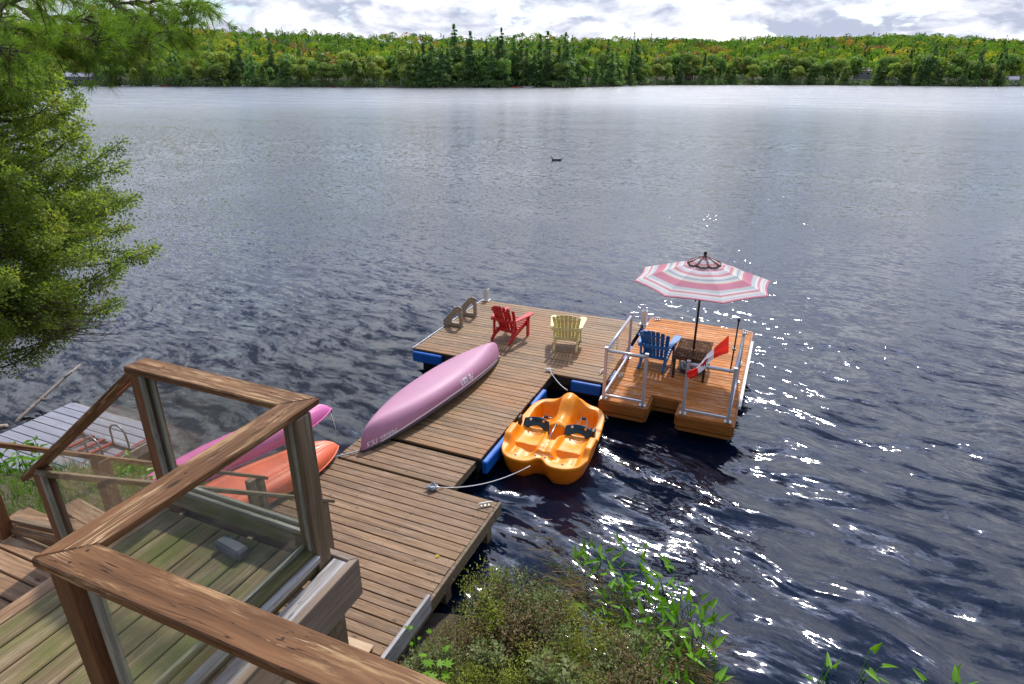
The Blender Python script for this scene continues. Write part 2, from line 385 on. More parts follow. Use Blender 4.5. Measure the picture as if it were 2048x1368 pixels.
def flag_mat():
    m, t = new_mat('flag_cloth')
    uvn = t.n('ShaderNodeUVMap').outputs[0]; s = t.n('ShaderNodeSeparateXYZ', ins={0: uvn})
    red = (.78, .035, .022); wh = (.82, .82, .84)
    c = t.ramp(s.outputs[0], [(0, red), (.26, wh), (.74, red)], 'CONSTANT')
    df = bsdf(t, Base_Color=c, Roughness=.75); tr = t.n('ShaderNodeBsdfTranslucent', ins={'Color': c})
    mx = t.n('ShaderNodeMixShader', ins={0: .4, 1: df.outputs[0], 2: tr.outputs[0]}); out(t, mx.outputs[0]); return m
M['flag'] = flag_mat()
M['flag_red'] = plain('flag_red', (.70, .02, .015), .75, var=.05)

# ------------------------------------------------------------------ water
def water_mat():
    m, t = new_mat('lake_water')
    geo = t.n('ShaderNodeNewGeometry'); pos = geo.outputs['Position']
    sp = t.n('ShaderNodeSeparateXYZ', ins={0: pos})
    dist = t.math('SQRT', t.math('ADD', t.math('MULTIPLY', sp.outputs[0], sp.outputs[0]), t.math('MULTIPLY', sp.outputs[1], sp.outputs[1])))
    # open water is choppy, the sheltered shallows by the shore are calm
    rot = t.n('ShaderNodeVectorRotate', rotation_type='Z_AXIS', ins={'Vector': pos, 'Angle': R(33)}).outputs[0]
    rot2 = t.n('ShaderNodeVectorRotate', rotation_type='Z_AXIS', ins={'Vector': pos, 'Angle': R(52)}).outputs[0]
    wob = t.vmath('SCALE', t.vmath('SUBTRACT', t.noise(pos, .35, 2, out=1), (.5, .5, .5)), 1.3)
    r1 = t.vmath('ADD', rot, wob)
    def field(vec, sc, scale, detail, rough=.5):
        return t.vmath('SUBTRACT', t.noise(t.scalev(vec, *sc), scale, detail, rough, out=1), (.5, .5, .5))
    far = t.maprange(dist, 9.0, 24.0)
    gust = t.noise(t.scalev(rot, .35, 1.0, 1), .12, 3, .6)
    gustk = t.maprange(gust, .36, .64, .65, 1.35)
    a = field(r1, (.45, 1.35, 1), 1.8, 1.5)                     # metre-long swells
    b = field(r1, (.48, 1.45, 1), 4.6, 3, .65)                   # ripples
    c = field(t.vmath('ADD', rot2, wob), (.7, 1.2, 1), 9.0, 2.0, .6)   # fine ripples
    lee = t.maprange(t.noise(rot, .22, 2, .5), .36, .6, .35, 1.0)
    fade = t.math('POWER', t.math('MINIMUM', t.math('DIVIDE', 12.0, t.math('MAXIMUM', dist, .1)), 1.0), .62)
    fade = t.math('MAXIMUM', fade, t.maprange(dist, 70, 300, .34, .85))
    ka = t.math('MULTIPLY', fade, t.maprange(far, 0, 1, 1.8, .42))
    kb = t.math('MULTIPLY', t.math('MULTIPLY', t.maprange(far, 0, 1, 1.35, 1.8), gustk), 1.0)
    kc = t.math('MULTIPLY', t.math('MULTIPLY', t.maprange(far, 0, 1, .15, 1.55), gustk), lee)
    kb = t.math('MULTIPLY', kb, fade); kc = t.math('MULTIPLY', kc, fade)
    sl = t.vmath('ADD', t.vmath('SCALE', a, ka), t.vmath('ADD', t.vmath('SCALE', b, kb), t.vmath('SCALE', c, kc)))
    ss = t.n('ShaderNodeSeparateXYZ', ins={0: sl})
    sx = t.math('MULTIPLY', ss.outputs[0], t.maprange(dist, 30, 200, .50, 1.0))
    nrm = t.n('ShaderNodeCombineXYZ', ins={0: sx, 1: ss.outputs[1], 2: 1.0}).outputs[0]
    nrm = t.n('ShaderNodeVectorRotate', rotation_type='Z_AXIS', ins={'Vector': nrm, 'Angle': R(-33)}).outputs[0]
    nrm = t.vmath('NORMALIZE', nrm)
    # a wave face can only mirror what is above the lake: light bounced downward is thrown up again by the next wave
    inc = geo.outputs['Incoming']
    refl = t.vmath('SUBTRACT', t.vmath('SCALE', nrm, t.math('MULTIPLY', 2.0, t.vmath('DOT_PRODUCT', nrm, inc, out=1))), inc)
    rs_ = t.n('ShaderNodeSeparateXYZ', ins={0: refl})
    rup = t.n('ShaderNodeCombineXYZ', ins={0: rs_.outputs[0], 1: rs_.outputs[1], 2: t.math('MAXIMUM', t.math('ABSOLUTE', rs_.outputs[2]), t.maprange(dist, 18, 62, .09, .015))}).outputs[0]
    nrm = t.vmath('NORMALIZE', t.vmath('ADD', rup, inc))
    fr = t.n('ShaderNodeFresnel', ins={'IOR': 1.45, 'Normal': nrm}).outputs[0]
    gl = t.n('ShaderNodeBsdfGlossy', ins={'Color': (1, 1, 1, 1), 'Roughness': t.math('ADD', t.maprange(dist, 11, 20, .085, .05), t.maprange(dist, 45, 180, 0, .13)), 'Normal': nrm})
    tr = t.n('ShaderNodeBsdfTransparent', ins={'Color': (.80, .76, .62, 1)})
    deep = t.n('ShaderNodeBsdfDiffuse', ins={'Color': (.0014, .0062, .018, 1)})
    body = t.n('ShaderNodeMixShader', ins={0: t.math('MAXIMUM', t.maprange(dist, 14, 20, .0, 1), t.maprange(sp.outputs[0], -3.2, -1.6, 0, .90)), 1: tr.outputs[0], 2: deep.outputs[0]})
    mx = t.n('ShaderNodeMixShader', ins={0: fr, 1: body.outputs[0], 2: gl.outputs[0]}); out(t, mx.outputs[0]); return m
M['water'] = water_mat()

def ground_mat():
    m, t = new_mat('shore_soil')
    pos = t.n('ShaderNodeNewGeometry').outputs['Position']
    c = t.ramp(t.noise(pos, 1.6, 8, .7), [(.3, (.035, .026, .018)), (.5, (.09, .068, .045)), (.62, (.06, .075, .02)), (.75, (.16, .13, .09))])
    b = bsdf(t, Base_Color=c, Roughness=.95)
    t.link(t.n('ShaderNodeBump', ins={'Strength': .9, 'Distance': .05, 'Height': t.noise(pos, 9, 8, .7)}).outputs[0], b.inputs['Normal'])
    out(t, b.outputs[0]); return m
M['ground'] = ground_mat()
def bed_mat():
    m, t = new_mat('lake_bed')
    pos = t.n('ShaderNodeNewGeometry').outputs['Position']
    c = t.ramp(t.noise(pos, 1.2, 7, .65), [(.3, (.16, .135, .10)), (.55, (.34, .29, .22)), (.75, (.46, .40, .31))])
    b = bsdf(t, Base_Color=c, Roughness=.9); out(t, b.outputs[0]); return m
M['bed'] = bed_mat()
def farground_mat():
    m, t = new_mat('forest_floor')
    pos = t.n('ShaderNodeNewGeometry').outputs['Position']
    c = t.ramp(t.noise(pos, .05, 6, .7), [(.35, (.02, .028, .010)), (.6, (.05, .062, .016)), (.75, (.09, .08, .035))])
    out(t, bsdf(t, Base_Color=c, Roughness=1.0).outputs[0]); return m
M['farground'] = farground_mat()
# ------------------------------------------------------------------ near shore, lake bed, water
SHORE = [(-40, 4), (-14, 7.2), (-9.2, 7.7), (-7.4, 8.1), (-6.2, 9.0), (-5.0, 8.6), (-3.6, 7.3), (-2.2, 6.4), (-1.2, 6.0), (0, 5.85), (.75, 5.5), (1.25, 4.8), (1.75, 4.1), (3.0, 3.2), (8, 1.5), (16, -1), (40, -6)]
def shore_sd(X, Y):
    """signed distance, positive on land"""
    best = np.full(X.shape, 1e9); pts = SHORE
    for (x0, y0), (x1, y1) in zip(pts[:-1], pts[1:]):
        dx, dy = x1-x0, y1-y0; L2 = dx*dx+dy*dy
        tt = np.clip(((X-x0)*dx+(Y-y0)*dy)/L2, 0, 1)
        best = np.minimum(best, np.hypot(X-x0-tt*dx, Y-y0-tt*dy))
    ys = np.interp(X, [p[0] for p in pts], [p[1] for p in pts])
    return np.where(Y < ys, best, -best)
def lump(X, Y, f=1.0, ph=0.0):
    return (np.sin(X*1.7*f+ph)*np.cos(Y*2.1*f+1.3*ph)+.6*np.sin(X*3.9*f+Y*2.7*f+ph)+.4*np.cos(X*6.1*f-Y*5.3*f+2*ph))
def ground_h(X, Y):
    X = np.asarray(X, float); Y = np.asarray(Y, float); d = shore_sd(X, Y)
    left = np.clip((-2.0-X)/2.0, 0, 1)
    land = .06+d*(.20+.58*left)
    land = np.minimum(land, 2.85)
    sea = d*np.where(X < -2, .30, .45)
    sea = np.maximum(sea, -3.5)
    return np.where(d > 0, land, sea)+lump(X, Y)*.035*np.clip(abs(d)*2, .3, 1)
def gh(x, y): return float(ground_h(np.array([x]), np.array([y]))[0])
gx = np.linspace(-26, 26, 170); gy = np.linspace(-4, 30, 120)
GX, GY = np.meshgrid(gx, gy); GZ = ground_h(GX, GY)
V_ = np.stack([GX.ravel(), GY.ravel(), GZ.ravel()], 1); nx = len(gx)
idx = np.arange(len(gx)*len(gy)).reshape(len(gy), len(gx))
F_ = np.stack([idx[:-1, :-1].ravel(), idx[:-1, 1:].ravel(), idx[1:, 1:].ravel(), idx[1:, :-1].ravel()], 1)
onland = V_[F_, 2].max(1) > -0.08
o = link('shore_ground', np_mesh('shore_ground', V_, F_[onland], M['ground'], smooth=True)); tag(o, kind='structure')
o = link('lake_bed', np_mesh('lake_bed', V_, F_[~onland], M['bed'], smooth=True)); tag(o, kind='structure')
b = MB(); b.add([(-2500, -60, 0), (2500, -60, 0), (2500, 3200, 0), (-2500, 3200, 0)], [(0, 1, 2, 3)])
# a little below: deep floor so that the sheet stands over something everywhere
o = b.build('lake_water', M['water']); tag(o, kind='structure')
b = MB(); b.add([(-2500, -60, -6), (2500, -60, -6), (2500, 3200, -6), (-2500, 3200, -6)], [(0, 1, 2, 3)])
o = b.build('deep_lake_floor', M['bed']); tag(o, kind='structure')
# ground behind the viewer
b = MB(); n = 24
P = [[Vector((x, y, 3.0+.02*abs(x)+(.0 if y > -6 else (-4-y)*.12))) for x in np.linspace(-60, 60, n)] for y in np.linspace(-60, -3.6, 8)]
o = b.grid(P).build('bank_ground', M['ground'], smooth=True); tag(o, kind='structure')

# ------------------------------------------------------------------ far shore and hills
def ray_plane(px, py, z=0.0):
    x = px-1024; y = 684-py; c, s = math.cos(R(PITCH)), math.sin(R(PITCH))
    d = Vector((x, FOC*c+y*s, -FOC*s+y*c)); return d*((z-CAM_H)/d.z)+Vector((0, 0, CAM_H))
far_px = [(-900, 172.5), (-200, 171.5), (60, 172), (350, 172.8), (640, 174.0), (850, 175.2), (1120, 175.2), (1215, 173.6), (1290, 170.6), (1420, 170.2), (1620, 170.3), (1800, 172.0), (1920, 172.8), (2100, 172.8), (2600, 172.0), (3300, 172)]
# bearings and ranges of the shoreline
far_pol = []
for px, py in far_px:
    q = ray_plane(px, py); far_pol.append((math.atan2(q.x, q.y), math.hypot(q.x, q.y)))
fa = np.array([a for a, _ in far_pol]); fr_ = np.array([r for _, r in far_pol])
def far_r(a): return np.interp(a, fa, fr_)+4*np.sin(np.asarray(a)*61)+2.5*np.sin(np.asarray(a)*143+1)
sk_a = np.array([math.atan((px-1024)/1150.) for px in (-300, 0, 450, 700, 900, 1250, 1450, 1620, 1900, 2048, 2400)])
sk_h = np.array([52, 54, 52, 45, 41, 41, 40, 42, 31, 27, 25.])
def far_z(a, r):
    t = np.clip((r-far_r(a))/np.maximum(1050-far_r(a), 1), 0, 1.5)
    hill = np.interp(a, sk_a, sk_h)
    s = np.clip(t, 0, 1); s = s*s*(3-2*s)
    bank = np.clip((r-far_r(a))/6, -1, 1)*1.1
    return bank+s*hill+1.5*np.sin(np.asarray(a)*37+r*.013)*np.clip(t*4, 0, 1)
aa = np.linspace(-1.05, 1.05, 260); ts = np.concatenate([[-8, -2, 0, 2, 5, 10], np.linspace(20, 560, 26), np.linspace(600, 1500, 10)])
A_, T_ = np.meshgrid(aa, ts); RR = far_r(A_)+T_
Z_ = far_z(A_, RR); Z_[0, :] = -2.5; Z_ -= np.clip((T_-620), 0, None)*.03
Z_ += 6.5*np.clip((T_-45)/60, 0, 1)      # the closed canopy floor, seen only in gaps between crowns
V_ = np.stack([(RR*np.sin(A_)).ravel(), (RR*np.cos(A_)).ravel(), Z_.ravel()], 1)
idx = np.arange(V_.shape[0]).reshape(A_.shape)
F_ = np.stack([idx[:-1, :-1].ravel(), idx[:-1, 1:].ravel(), idx[1:, 1:].ravel(), idx[1:, :-1].ravel()], 1)
o = link('far_hills', np_mesh('far_hills', V_, F_, M['farground'], smooth=True)); tag(o, kind='structure')

# foliage builders: many leaf-clump faces spread through the crown's volume
def clump_quads(C, N, S, jitter=.5, rs=rng, drop=0.0):
    """C centres, N preferred normals, S sizes -> verts, quads"""
    n = len(C); N = N+rs.normal(0, jitter, (n, 3)); N /= np.linalg.norm(N, axis=1)[:, None]+1e-9
    a = rs.normal(0, 1, (n, 3)); u = np.cross(N, a); u /= np.linalg.norm(u, axis=1)[:, None]+1e-9; v = np.cross(N, u)
    S = S[:, None]; k = rs.uniform(.55, 1.25, (n, 4, 1))
    V = np.stack([C-u*S*k[:, 0], C-v*S*k[:, 1], C+u*S*k[:, 2], C+v*S*k[:, 3]], 1)
    V[:, 2, 2] -= drop*S[:, 0]
    return V.reshape(-1, 3), np.arange(n*4).reshape(n, 4)
def conifer_cloud(h, rad, n, rs, flat=.35, base=.08, shape=.9, layers=16):
    tt = rs.uniform(0, 1, n)**.85; z = h*(base+(1-base)*tt)
    lay = np.floor(tt*layers)/layers; zl = h*(base+(1-base)*lay)+(z-h*(base+(1-base)*lay))*.85
    env = rad*(1-(.35*lay+.65*tt))**shape*(.72+.5*rs.random(layers+1)[(lay*layers).astype(int)])+.03*h*.25
    ang = rs.uniform(0, 2*np.pi, n); lobes = 1+.28*np.sin(ang*3+lay*31)+.16*np.sin(ang*7+lay*57)
    r = env*lobes*np.sqrt(rs.uniform(.12, 1, n))
    C = np.stack([r*np.cos(ang), r*np.sin(ang), zl-.20*r+rs.normal(0, .12, n)], 1)
    N = np.stack([np.cos(ang)*.5, np.sin(ang)*.5, np.full(n, .9)], 1)
    return C, N
def round_cloud(h, rad, n, rs, base=.12, lobes=9):
    L = []; top = h
    for i in range(lobes):
        a = rs.uniform(0, 6.28); k = rs.uniform(0, .62)*rad; z = h*rs.uniform(base+.20, .80)
        rr = rad*rs.uniform(.34, .58); L.append((k*math.cos(a), k*math.sin(a), min(z, h-rr*.8), rr))
    L.append((0, 0, h-rad*.5, rad*.5))
    L = np.array(L); wgt = L[:, 3]**2; pick = rs.choice(len(L), n, p=wgt/wgt.sum())
    d = rs.normal(0, 1, (n, 3)); d /= np.linalg.norm(d, axis=1)[:, None]; d[:, 2] = np.abs(d[:, 2])*.95-.15*(rs.random(n) < .3)
    rr = L[pick, 3]*rs.uniform(.72, 1.08, n)
    C = L[pick, :3]+d*rr[:, None]*np.array([1, 1, .9]); return C, d
LM = {
 'pine': leaf_mat('far_pine_foliage', [(.060, .140, .036), (.110, .235, .055), (.175, .32, .070)], .46, scale=.35, rand=True),
 'cedar': leaf_mat('far_cedar_foliage', [(.085, .160, .034), (.145, .245, .050), (.210, .330, .066)], .46, scale=.35, rand=True),
 'green': leaf_mat('far_green_foliage', [(.085, .175, .022), (.165, .300, .036), (.250, .390, .048)], .38, scale=.3, rand=True),
 'lime': leaf_mat('far_lime_foliage', [(.15, .22, .020), (.28, .37, .034), (.38, .44, .045)], .38, scale=.3, rand=True),
 'yellow': leaf_mat('far_yellow_foliage', [(.30, .26, .012), (.50, .40, .018), (.62, .50, .03)], .38, scale=.3, rand=True),
 'orange': leaf_mat('far_orange_foliage', [(.22, .14, .04), (.36, .22, .06), (.46, .30, .08)], .38, scale=.3, rand=True),
}
def tree_mesh(kind, seed, mat):
    rs = np.random.default_rng(seed); b = MB()
    if kind == 'pine':
        C, N = pine_cloud(1.0*26, 7.6, 2600, rs); S = rs.uniform(.26, .66, len(C)); hh = 26
    elif kind == 'spruce':
        C, N = conifer_cloud(20, 4.0, 1500, rs, base=.02, shape=.80, layers=15); S = rs.uniform(.25, .6, len(C)); hh = 20
    elif kind == 'cedar':
        C, N = conifer_cloud(13, 4.2, 1500, rs, base=.0, shape=.5, layers=9); S = rs.uniform(.25, .6, len(C)); hh = 13
    else:
        C, N = round_cloud(17, 6.4, 2100, rs, lobes=13); S = rs.uniform(.24, .60, len(C)); hh = 17
    V, F = clump_quads(C, N, S, .55, rs, .3)
    b.tube([(0, 0, -1), (.1, 0, hh*.4), (0, .1, hh*.92)], [.34, .24, .05], 6)
    tv = np.array(b.v); n0 = len(tv)
    # trunk faces as quads only
    tf = np.array([f for f in b.f if len(f) == 4]); F = F+n0
    return np_mesh(kind+'_tree', np.vstack([tv, V]), np.vstack([tf, F]), [M['bark'], mat], midx=[0]*len(tf)+[1]*len(F))
def pine_cloud(h, rad, n, rs):
    L = []
    m = 16
    for i in range(m):
        t_ = (i+.5)/m; a = rs.uniform(0, 6.28); rr = rad*(1-.72*t_**1.3)*rs.uniform(.42, .66); off = rad*(1-.8*t_)*rs.uniform(.05, .55)
        L.append((off*math.cos(a), off*math.sin(a), h*(.07+.88*t_), rr))
    L = np.array(L); wgt = L[:, 3]**1.7; pick = rs.choice(m, n, p=wgt/wgt.sum())
    d = rs.normal(0, 1, (n, 3)); d /= np.linalg.norm(d, axis=1)[:, None]; rr = L[pick, 3]*rs.uniform(.35, 1.08, n)
    C = L[pick, :3]+d*rr[:, None]*np.array([1, 1, .42]); C[:, 2] -= .10*np.hypot(C[:, 0], C[:, 1]); d[:, 2] = np.abs(d[:, 2])+.4
    C[:int(n*.02), :2] *= .12; C[:int(n*.02), 2] = h*rs.uniform(.95, 1.02, int(n*.02))
    return C, d
TREES = {}
for i, (k, sh, mt) in enumerate([('pine', 'pine', 'pine'), ('spruce', 'spruce', 'pine'), ('cedar', 'cedar', 'cedar'), ('green', 'maple', 'green'), ('lime', 'maple', 'lime'), ('yellow', 'maple', 'yellow'), ('orange', 'maple', 'orange')]):
    TREES[k] = [tree_mesh(sh, 100+i*7+j, LM[mt]) for j in range(3 if k not in ('yellow', 'orange') else 2)]
TLAB = {'pine': ('tall dark green pine on the far shore across the lake', 'far shore pines'), 'spruce': ('narrow dark conifer on the far shore across the lake', 'far shore spruces'),
        'cedar': ('low bushy cedar at the waterline of the far shore', 'far shore cedars'), 'green': ('rounded green leafy tree on the far shore across the lake', 'far shore green leafy trees'),
        'lime': ('yellow-green leafy tree on the far shore across the lake', 'far shore yellow-green trees'), 'yellow': ('bright golden yellow tree on the far shore across the lake', 'far shore yellow trees'),
        'orange': ('rusty orange tree on the far shore across the lake', 'far shore orange trees')}
TNAME = {'pine': 'pine_tree', 'spruce': 'spruce_tree', 'cedar': 'cedar_tree', 'green': 'leafy_tree', 'lime': 'leafy_tree', 'yellow': 'yellow_tree', 'orange': 'orange_tree'}
rs = np.random.default_rng(11)
def px_ang(px): return math.atan((px-1024)/1190.0)
def put_tree(k, px, back, sc_=1.0):
    a = px_ang(px); r = float(far_r(a))+back; z = float(far_z(np.array(a), np.array(r)))
    o = link(TNAME[k], TREES[k][rs.integers(len(TREES[k]))], loc=(r*math.sin(a), r*math.cos(a), z-.4), rot=(0, 0, rs.uniform(0, 6.28)))
    s = sc_*rs.uniform(.82, 1.18); o.scale = (s*rs.uniform(.8, 1.25), s*rs.uniform(.8, 1.25), s*rs.uniform(.9, 1.1))
    tag(o, TLAB[k][0], 'tree', TLAB[k][1]); return o
clear = [(185, 215), (236, 300), (1325, 1345), (1425, 1440), (1620, 1660), (1895, 1935), (1950, 1990)]      # where the cottages show
def in_clear(px, pad=0): return any(a-pad < px < b+pad for a, b in clear)
ntree = 0
# zones: (px0, px1, kinds with weights)
zones = [(40, 430, dict(green=4, spruce=1.5, cedar=2, lime=1.5, yellow=.6)), (430, 660, dict(pine=3.5, spruce=.6, green=5, cedar=2, lime=1.5)), (660, 860, dict(green=4, lime=2.5, cedar=2, pine=1, orange=.15)),
         (860, 1215, dict(pine=8, spruce=.5, cedar=2, green=2, lime=.8)), (1215, 1330, dict(pine=2, green=3, lime=2, cedar=2)), (1330, 1500, dict(cedar=3, green=3, spruce=2, lime=2, orange=.25)),
         (1500, 1720, dict(cedar=3, green=4, lime=3, yellow=1)), (1720, 1900, dict(spruce=3, pine=1, cedar=3, green=3, lime=1.5)), (1900, 2060, dict(lime=2, green=3, cedar=2, pine=2))]
for z0, z1, ks in zones:
    names = list(ks); p = np.array([ks[q] for q in names]); p = p/p.sum()
    for px in np.arange(z0, z1, 14.5):
        k = names[rs.choice(len(names), p=p)]; q = px+rs.uniform(-6, 6)
        if in_clear(q, 2): continue
        s = {'pine': .92, 'spruce': .80, 'cedar': .85}.get(k, .80)
        put_tree(k, q, rs.uniform(3, 9), s*{'green': 1.05, 'lime': 1.0, 'cedar': 1.25}.get(k, .9)); ntree += 1
    for px in np.arange(z0, z1, 15.0):
        k = names[rs.choice(len(names), p=p)]; q = px+rs.uniform(-6, 6)
        if k == 'cedar': k = 'green'
        if k in ('pine', 'spruce') and rs.random() < .25: k = rs.choice(['green', 'lime'])
        if in_clear(q, -6) and rs.random() < .8: continue
        put_tree(k, q, rs.uniform(16, 34), {'pine': 1.0, 'spruce': 1.05}.get(k, 1.15)); ntree += 1
for px, bk, s in ((885, 12, 1.22), (925, 20, 1.18), (952, 14, 1.14), (1006, 20, 1.25), (1040, 16, 1.12), (1085, 22, 1.1), (1190, 30, 1.15), (500, 22, 1.2), (528, 26, 1.2), (552, 20, 1.15), (2020, 12, 1.25), (2044, 10, 1.25), (1755, 16, 1.05), (1838, 18, 1.0), (900, 6, 1.0), (980, 8, 1.0), (1120, 10, 1.02), (1050, 5, .95)):
    put_tree('pine', px, bk, s); ntree += 1
for px_, bk_, s_, lb_ in ((1703, 24, 1.05, 'golden yellow tree standing right of the pink-roofed cottage across the lake'), (1990, 20, 1.0, 'golden yellow tree behind the grey shed with blue tarpaulin'), (1668, 60, .9, 'yellow tree on the slope just behind the pink-roofed cottage')):
    tag(put_tree('yellow', px_, bk_, s_), lb_);
put_tree('orange', 1375, 40, .9); tag(put_tree('yellow', 230, 22, .8), 'small yellow tree between the white boathouse and the dark blue cottage'); tag(put_tree('lime', 1371, 5, .7), 'small round yellow-green tree at the waterline right of the red-brown cottage'); put_tree('orange', 712, 14, .8)
# thin white trunk standing out of the dark pines
o = MB().tube([(0, 0, 0), (.5, 0, 9), (-.3, 0, 15), (.3, 0, 18)], [.3, .25, .16, .05], 6).build('dead_tree', M['bark_white'], loc=ray_plane(914, 174).xy.to_3d()+Vector((0, 3, 4)))
tag(o, 'bare white dead trunk standing among the dark pines across the lake', 'tree')
for px in (1118, 655, 828):
    a = px_ang(px); r = float(far_r(a))+2.5
    o = MB().tube([(0, 0, -1), (.4, .2, 4), (1.2, .3, 8)], [.22, .16, .05], 5).build('birch_tree', M['bark_white'], loc=(r*math.sin(a), r*math.cos(a), .6)); tag(o, 'thin pale birch trunk leaning by the far waterline', 'tree', 'pale trunks at the far waterline')

# the wooded hillside behind reads as one mass
def hill_forest():
    rs = np.random.default_rng(5); pal = {'g': (.140, .245, .045), 'd': (.060, .130, .040), 'l': (.27, .35, .050), 'y': (.46, .41, .06), 'o': (.36, .23, .07), 'r': (.27, .16, .08)}
    Vs, Fs, Cs = [], [], []; base = 0
    ncrown = 0; r = 30.0
    while r < 640:
        step = 8.2+r*.012; a = -.80
        while a < .80:
            rr = float(far_r(a))+r+rs.uniform(-4, 4); q = a+rs.uniform(-.3, .3)*step/rr
            a += step/rr*1.05
            z = float(far_z(np.array(q), np.array(rr)))
            conif = rs.random() < .20
            rad = rs.uniform(4.4, 7.8)*(.55 if conif else 1); h = rs.uniform(10, 16)*(1.15 if conif else 1); n = 90 if r < 330 else 66
            if r > 500: h *= rs.uniform(.8, 1.45)
            if conif:
                C, N = conifer_cloud(h, rad, n, rs, base=.35, layers=6); c = pal['d']
            else:
                d = rs.normal(0, 1, (n, 3)); d /= np.linalg.norm(d, axis=1)[:, None]; d[:, 2] = np.abs(d[:, 2])-.1
                C = d*np.array([rad, rad, rad*.9])+np.array([0, 0, h-rad*.8]); N = d
                wv = math.sin(q*23+r*.011)+.7*math.sin(q*57+r*.021)
                pr = rs.random()+.16*wv
                c = (pal['g'] if pr < .52 else pal['l'] if pr < .79 else pal['y'] if pr < .945 else pal['o'] if pr < .985 else pal['r']) if r < 300 else (pal['g'] if pr < .62 else pal['d'] if pr < .72 else pal['l'] if pr < .93 else pal['y'] if pr < .97 else pal['o'])
            V, F = clump_quads(C, N, rs.uniform(.55, 1.15, n)*(.8 if conif else 1), .40, rs)
            V = V+np.array([rr*math.sin(q), rr*math.cos(q), z])
            Vs.append(V); Fs.append(F+base); base += len(V); ncrown += 1
            cc = np.array(c)*rs.uniform(.75, 1.25)*(1+rs.normal(0, .06, 3)); Cs.append(np.repeat(cc[None], len(V), 0))
        r += step*.95
    return np.vstack(Vs), np.vstack(Fs), np.clip(np.vstack(Cs), 0, 1)
V_, F_, C_ = hill_forest()
o = link('hillside_forest', np_mesh('hillside_forest', V_, F_, leaf_mat('hillside_foliage', None, .34, attr=True, spec=0.0), colors=C_))
tag(o, 'wooded hillside of green, yellow and orange crowns behind the far shore', 'forest', kind='stuff')
# undergrowth, rocks and a dark waterline along the far bank
rs = np.random.default_rng(8); n = 9000
a = rs.uniform(-.72, .72, n); r = far_r(a)+rs.uniform(-.5, 9, n); z = np.array([float(far_z(np.array(p), np.array(q))) for p, q in zip(a, r)])
C = np.stack([r*np.sin(a), r*np.cos(a), z+rs.uniform(0, 3.2, n)], 1)
V, F = clump_quads(C, np.tile([0, -.6, .7], (n, 1)), rs.uniform(.3, 1.0, n), .6, rs)
o = link('shoreline_undergrowth', np_mesh('shoreline_undergrowth', V, F, LM['cedar'])); tag(o, 'low green undergrowth along the far waterline', 'undergrowth', kind='stuff')
b = MB()
for i in range(260):
    a = rs.uniform(-.70, .70); r = float(far_r(a))-rs.uniform(-.5, 1.2); s = rs.uniform(.4, 1.3)
    b.box((r*math.sin(a), r*math.cos(a), .1), (s*2.2, s*1.5, s), (rs.uniform(-.3, .3), rs.uniform(-.3, .3), rs.uniform(0, 3)), taper=.6)
o = b.build('shoreline_rocks', M['rock']); tag(o, 'small grey rocks along the far waterline', 'rocks', kind='stuff')

# cottages, docks and boats over there
M['h_dark'] = plain('dark_cottage_siding', (.06, .065, .085), .7); M['h_red'] = plain('red_brown_siding', (.30, .115, .095), .8); M['h_white'] = plain('white_siding', (.62, .62, .66), .7)
M['h_roof'] = plain('grey_shingle_roof', (.30, .31, .37), .8); M['h_roofp'] = plain('faded_pink_roof', (.50, .36, .33), .8); M['h_win'] = plain('window_pane', (.05, .07, .09), .15); M['h_trim'] = plain('white_trim', (.75, .75, .78), .6)
M['h_blue'] = plain('blue_tarp', (.10, .16, .42), .6); M['d_red'] = plain('orange_red_hull', (.75, .10, .04), .45); M['h_tan'] = plain('tan_wood', (.42, .30, .19), .8)
def far_pos(px, back): a = px_ang(px); r = float(far_r(a))+back; return Vector((r*math.sin(a), r*math.cos(a), float(far_z(np.array(a), np.array(r))))), -a
def cottage(label, px, back, w_, d_, h_, wall, roof, lift=0.0, win=4, rise=2.2, cat='cottage', chimney=False, rot=0.0, storeys=1):
    p, rz = far_pos(px, back); t = thing('cottage', label, cat, p+Vector((0, 0, lift)), rz+rot)
    MB().box((0, 0, h_/2-.8), (w_, d_, h_+1.6)).build('wall', wall, t)
    b = MB(); b.prism([(-d_/2-.6, 0), (d_/2+.6, 0), (0, rise)], -w_/2-.5, w_/2+.5, Matrix.Translation((0, 0, h_)) @ Matrix(((0, 0, 1, 0), (1, 0, 0, 0), (0, 1, 0, 0), (0, 0, 0, 1))))
    b.build('roof', roof, t)
    for s in range(storeys):
        for i in range(win):
            x = -w_/2+(i+.5)*w_/win; zc = h_*(s+.55)/storeys
            f = MB().box((x, -d_/2-.05, zc), (w_/win*.62, .2, h_/storeys*.5)).build('window', M['h_trim'], t)
            MB().box((x, -d_/2-.17, zc), (w_/win*.46, .1, h_/storeys*.38)).build('pane', M['h_win'], f)
    if chimney: MB().box((w_*.15, 0, h_+rise), (.9, .9, 2.4)).build('chimney', M['h_tan'], t)
    return t
cottage('dark blue lakeside cottage with rows of white-framed windows at the far left shore', 268, 9, 19, 8, 5.2, M['h_dark'], M['h_roof'], win=7, storeys=2, rise=2.6, chimney=True)
cottage('small white boathouse with steep roof at the far left shore', 205, 6, 4.5, 5, 3.2, M['h_white'], M['h_roof'], win=1, rise=3.2)
cottage('red-brown tall cottage up among the trees across the lake', 1334, 46, 7, 7, 8, M['h_red'], M['h_red'], lift=2, win=2, storeys=2, rise=4)
cottage('dark cottage with white window frames half hidden on the wooded slope', 1432, 50, 9, 7, 3.5, M['h_dark'], M['h_white'], lift=7, win=4)
cottage('cottage with pale grey gable and faded pink roof above the far shore', 1637, 32, 10, 7, 4, M['h_roof'], M['h_roofp'], lift=4.5, win=2, rise=3, rot=.5)
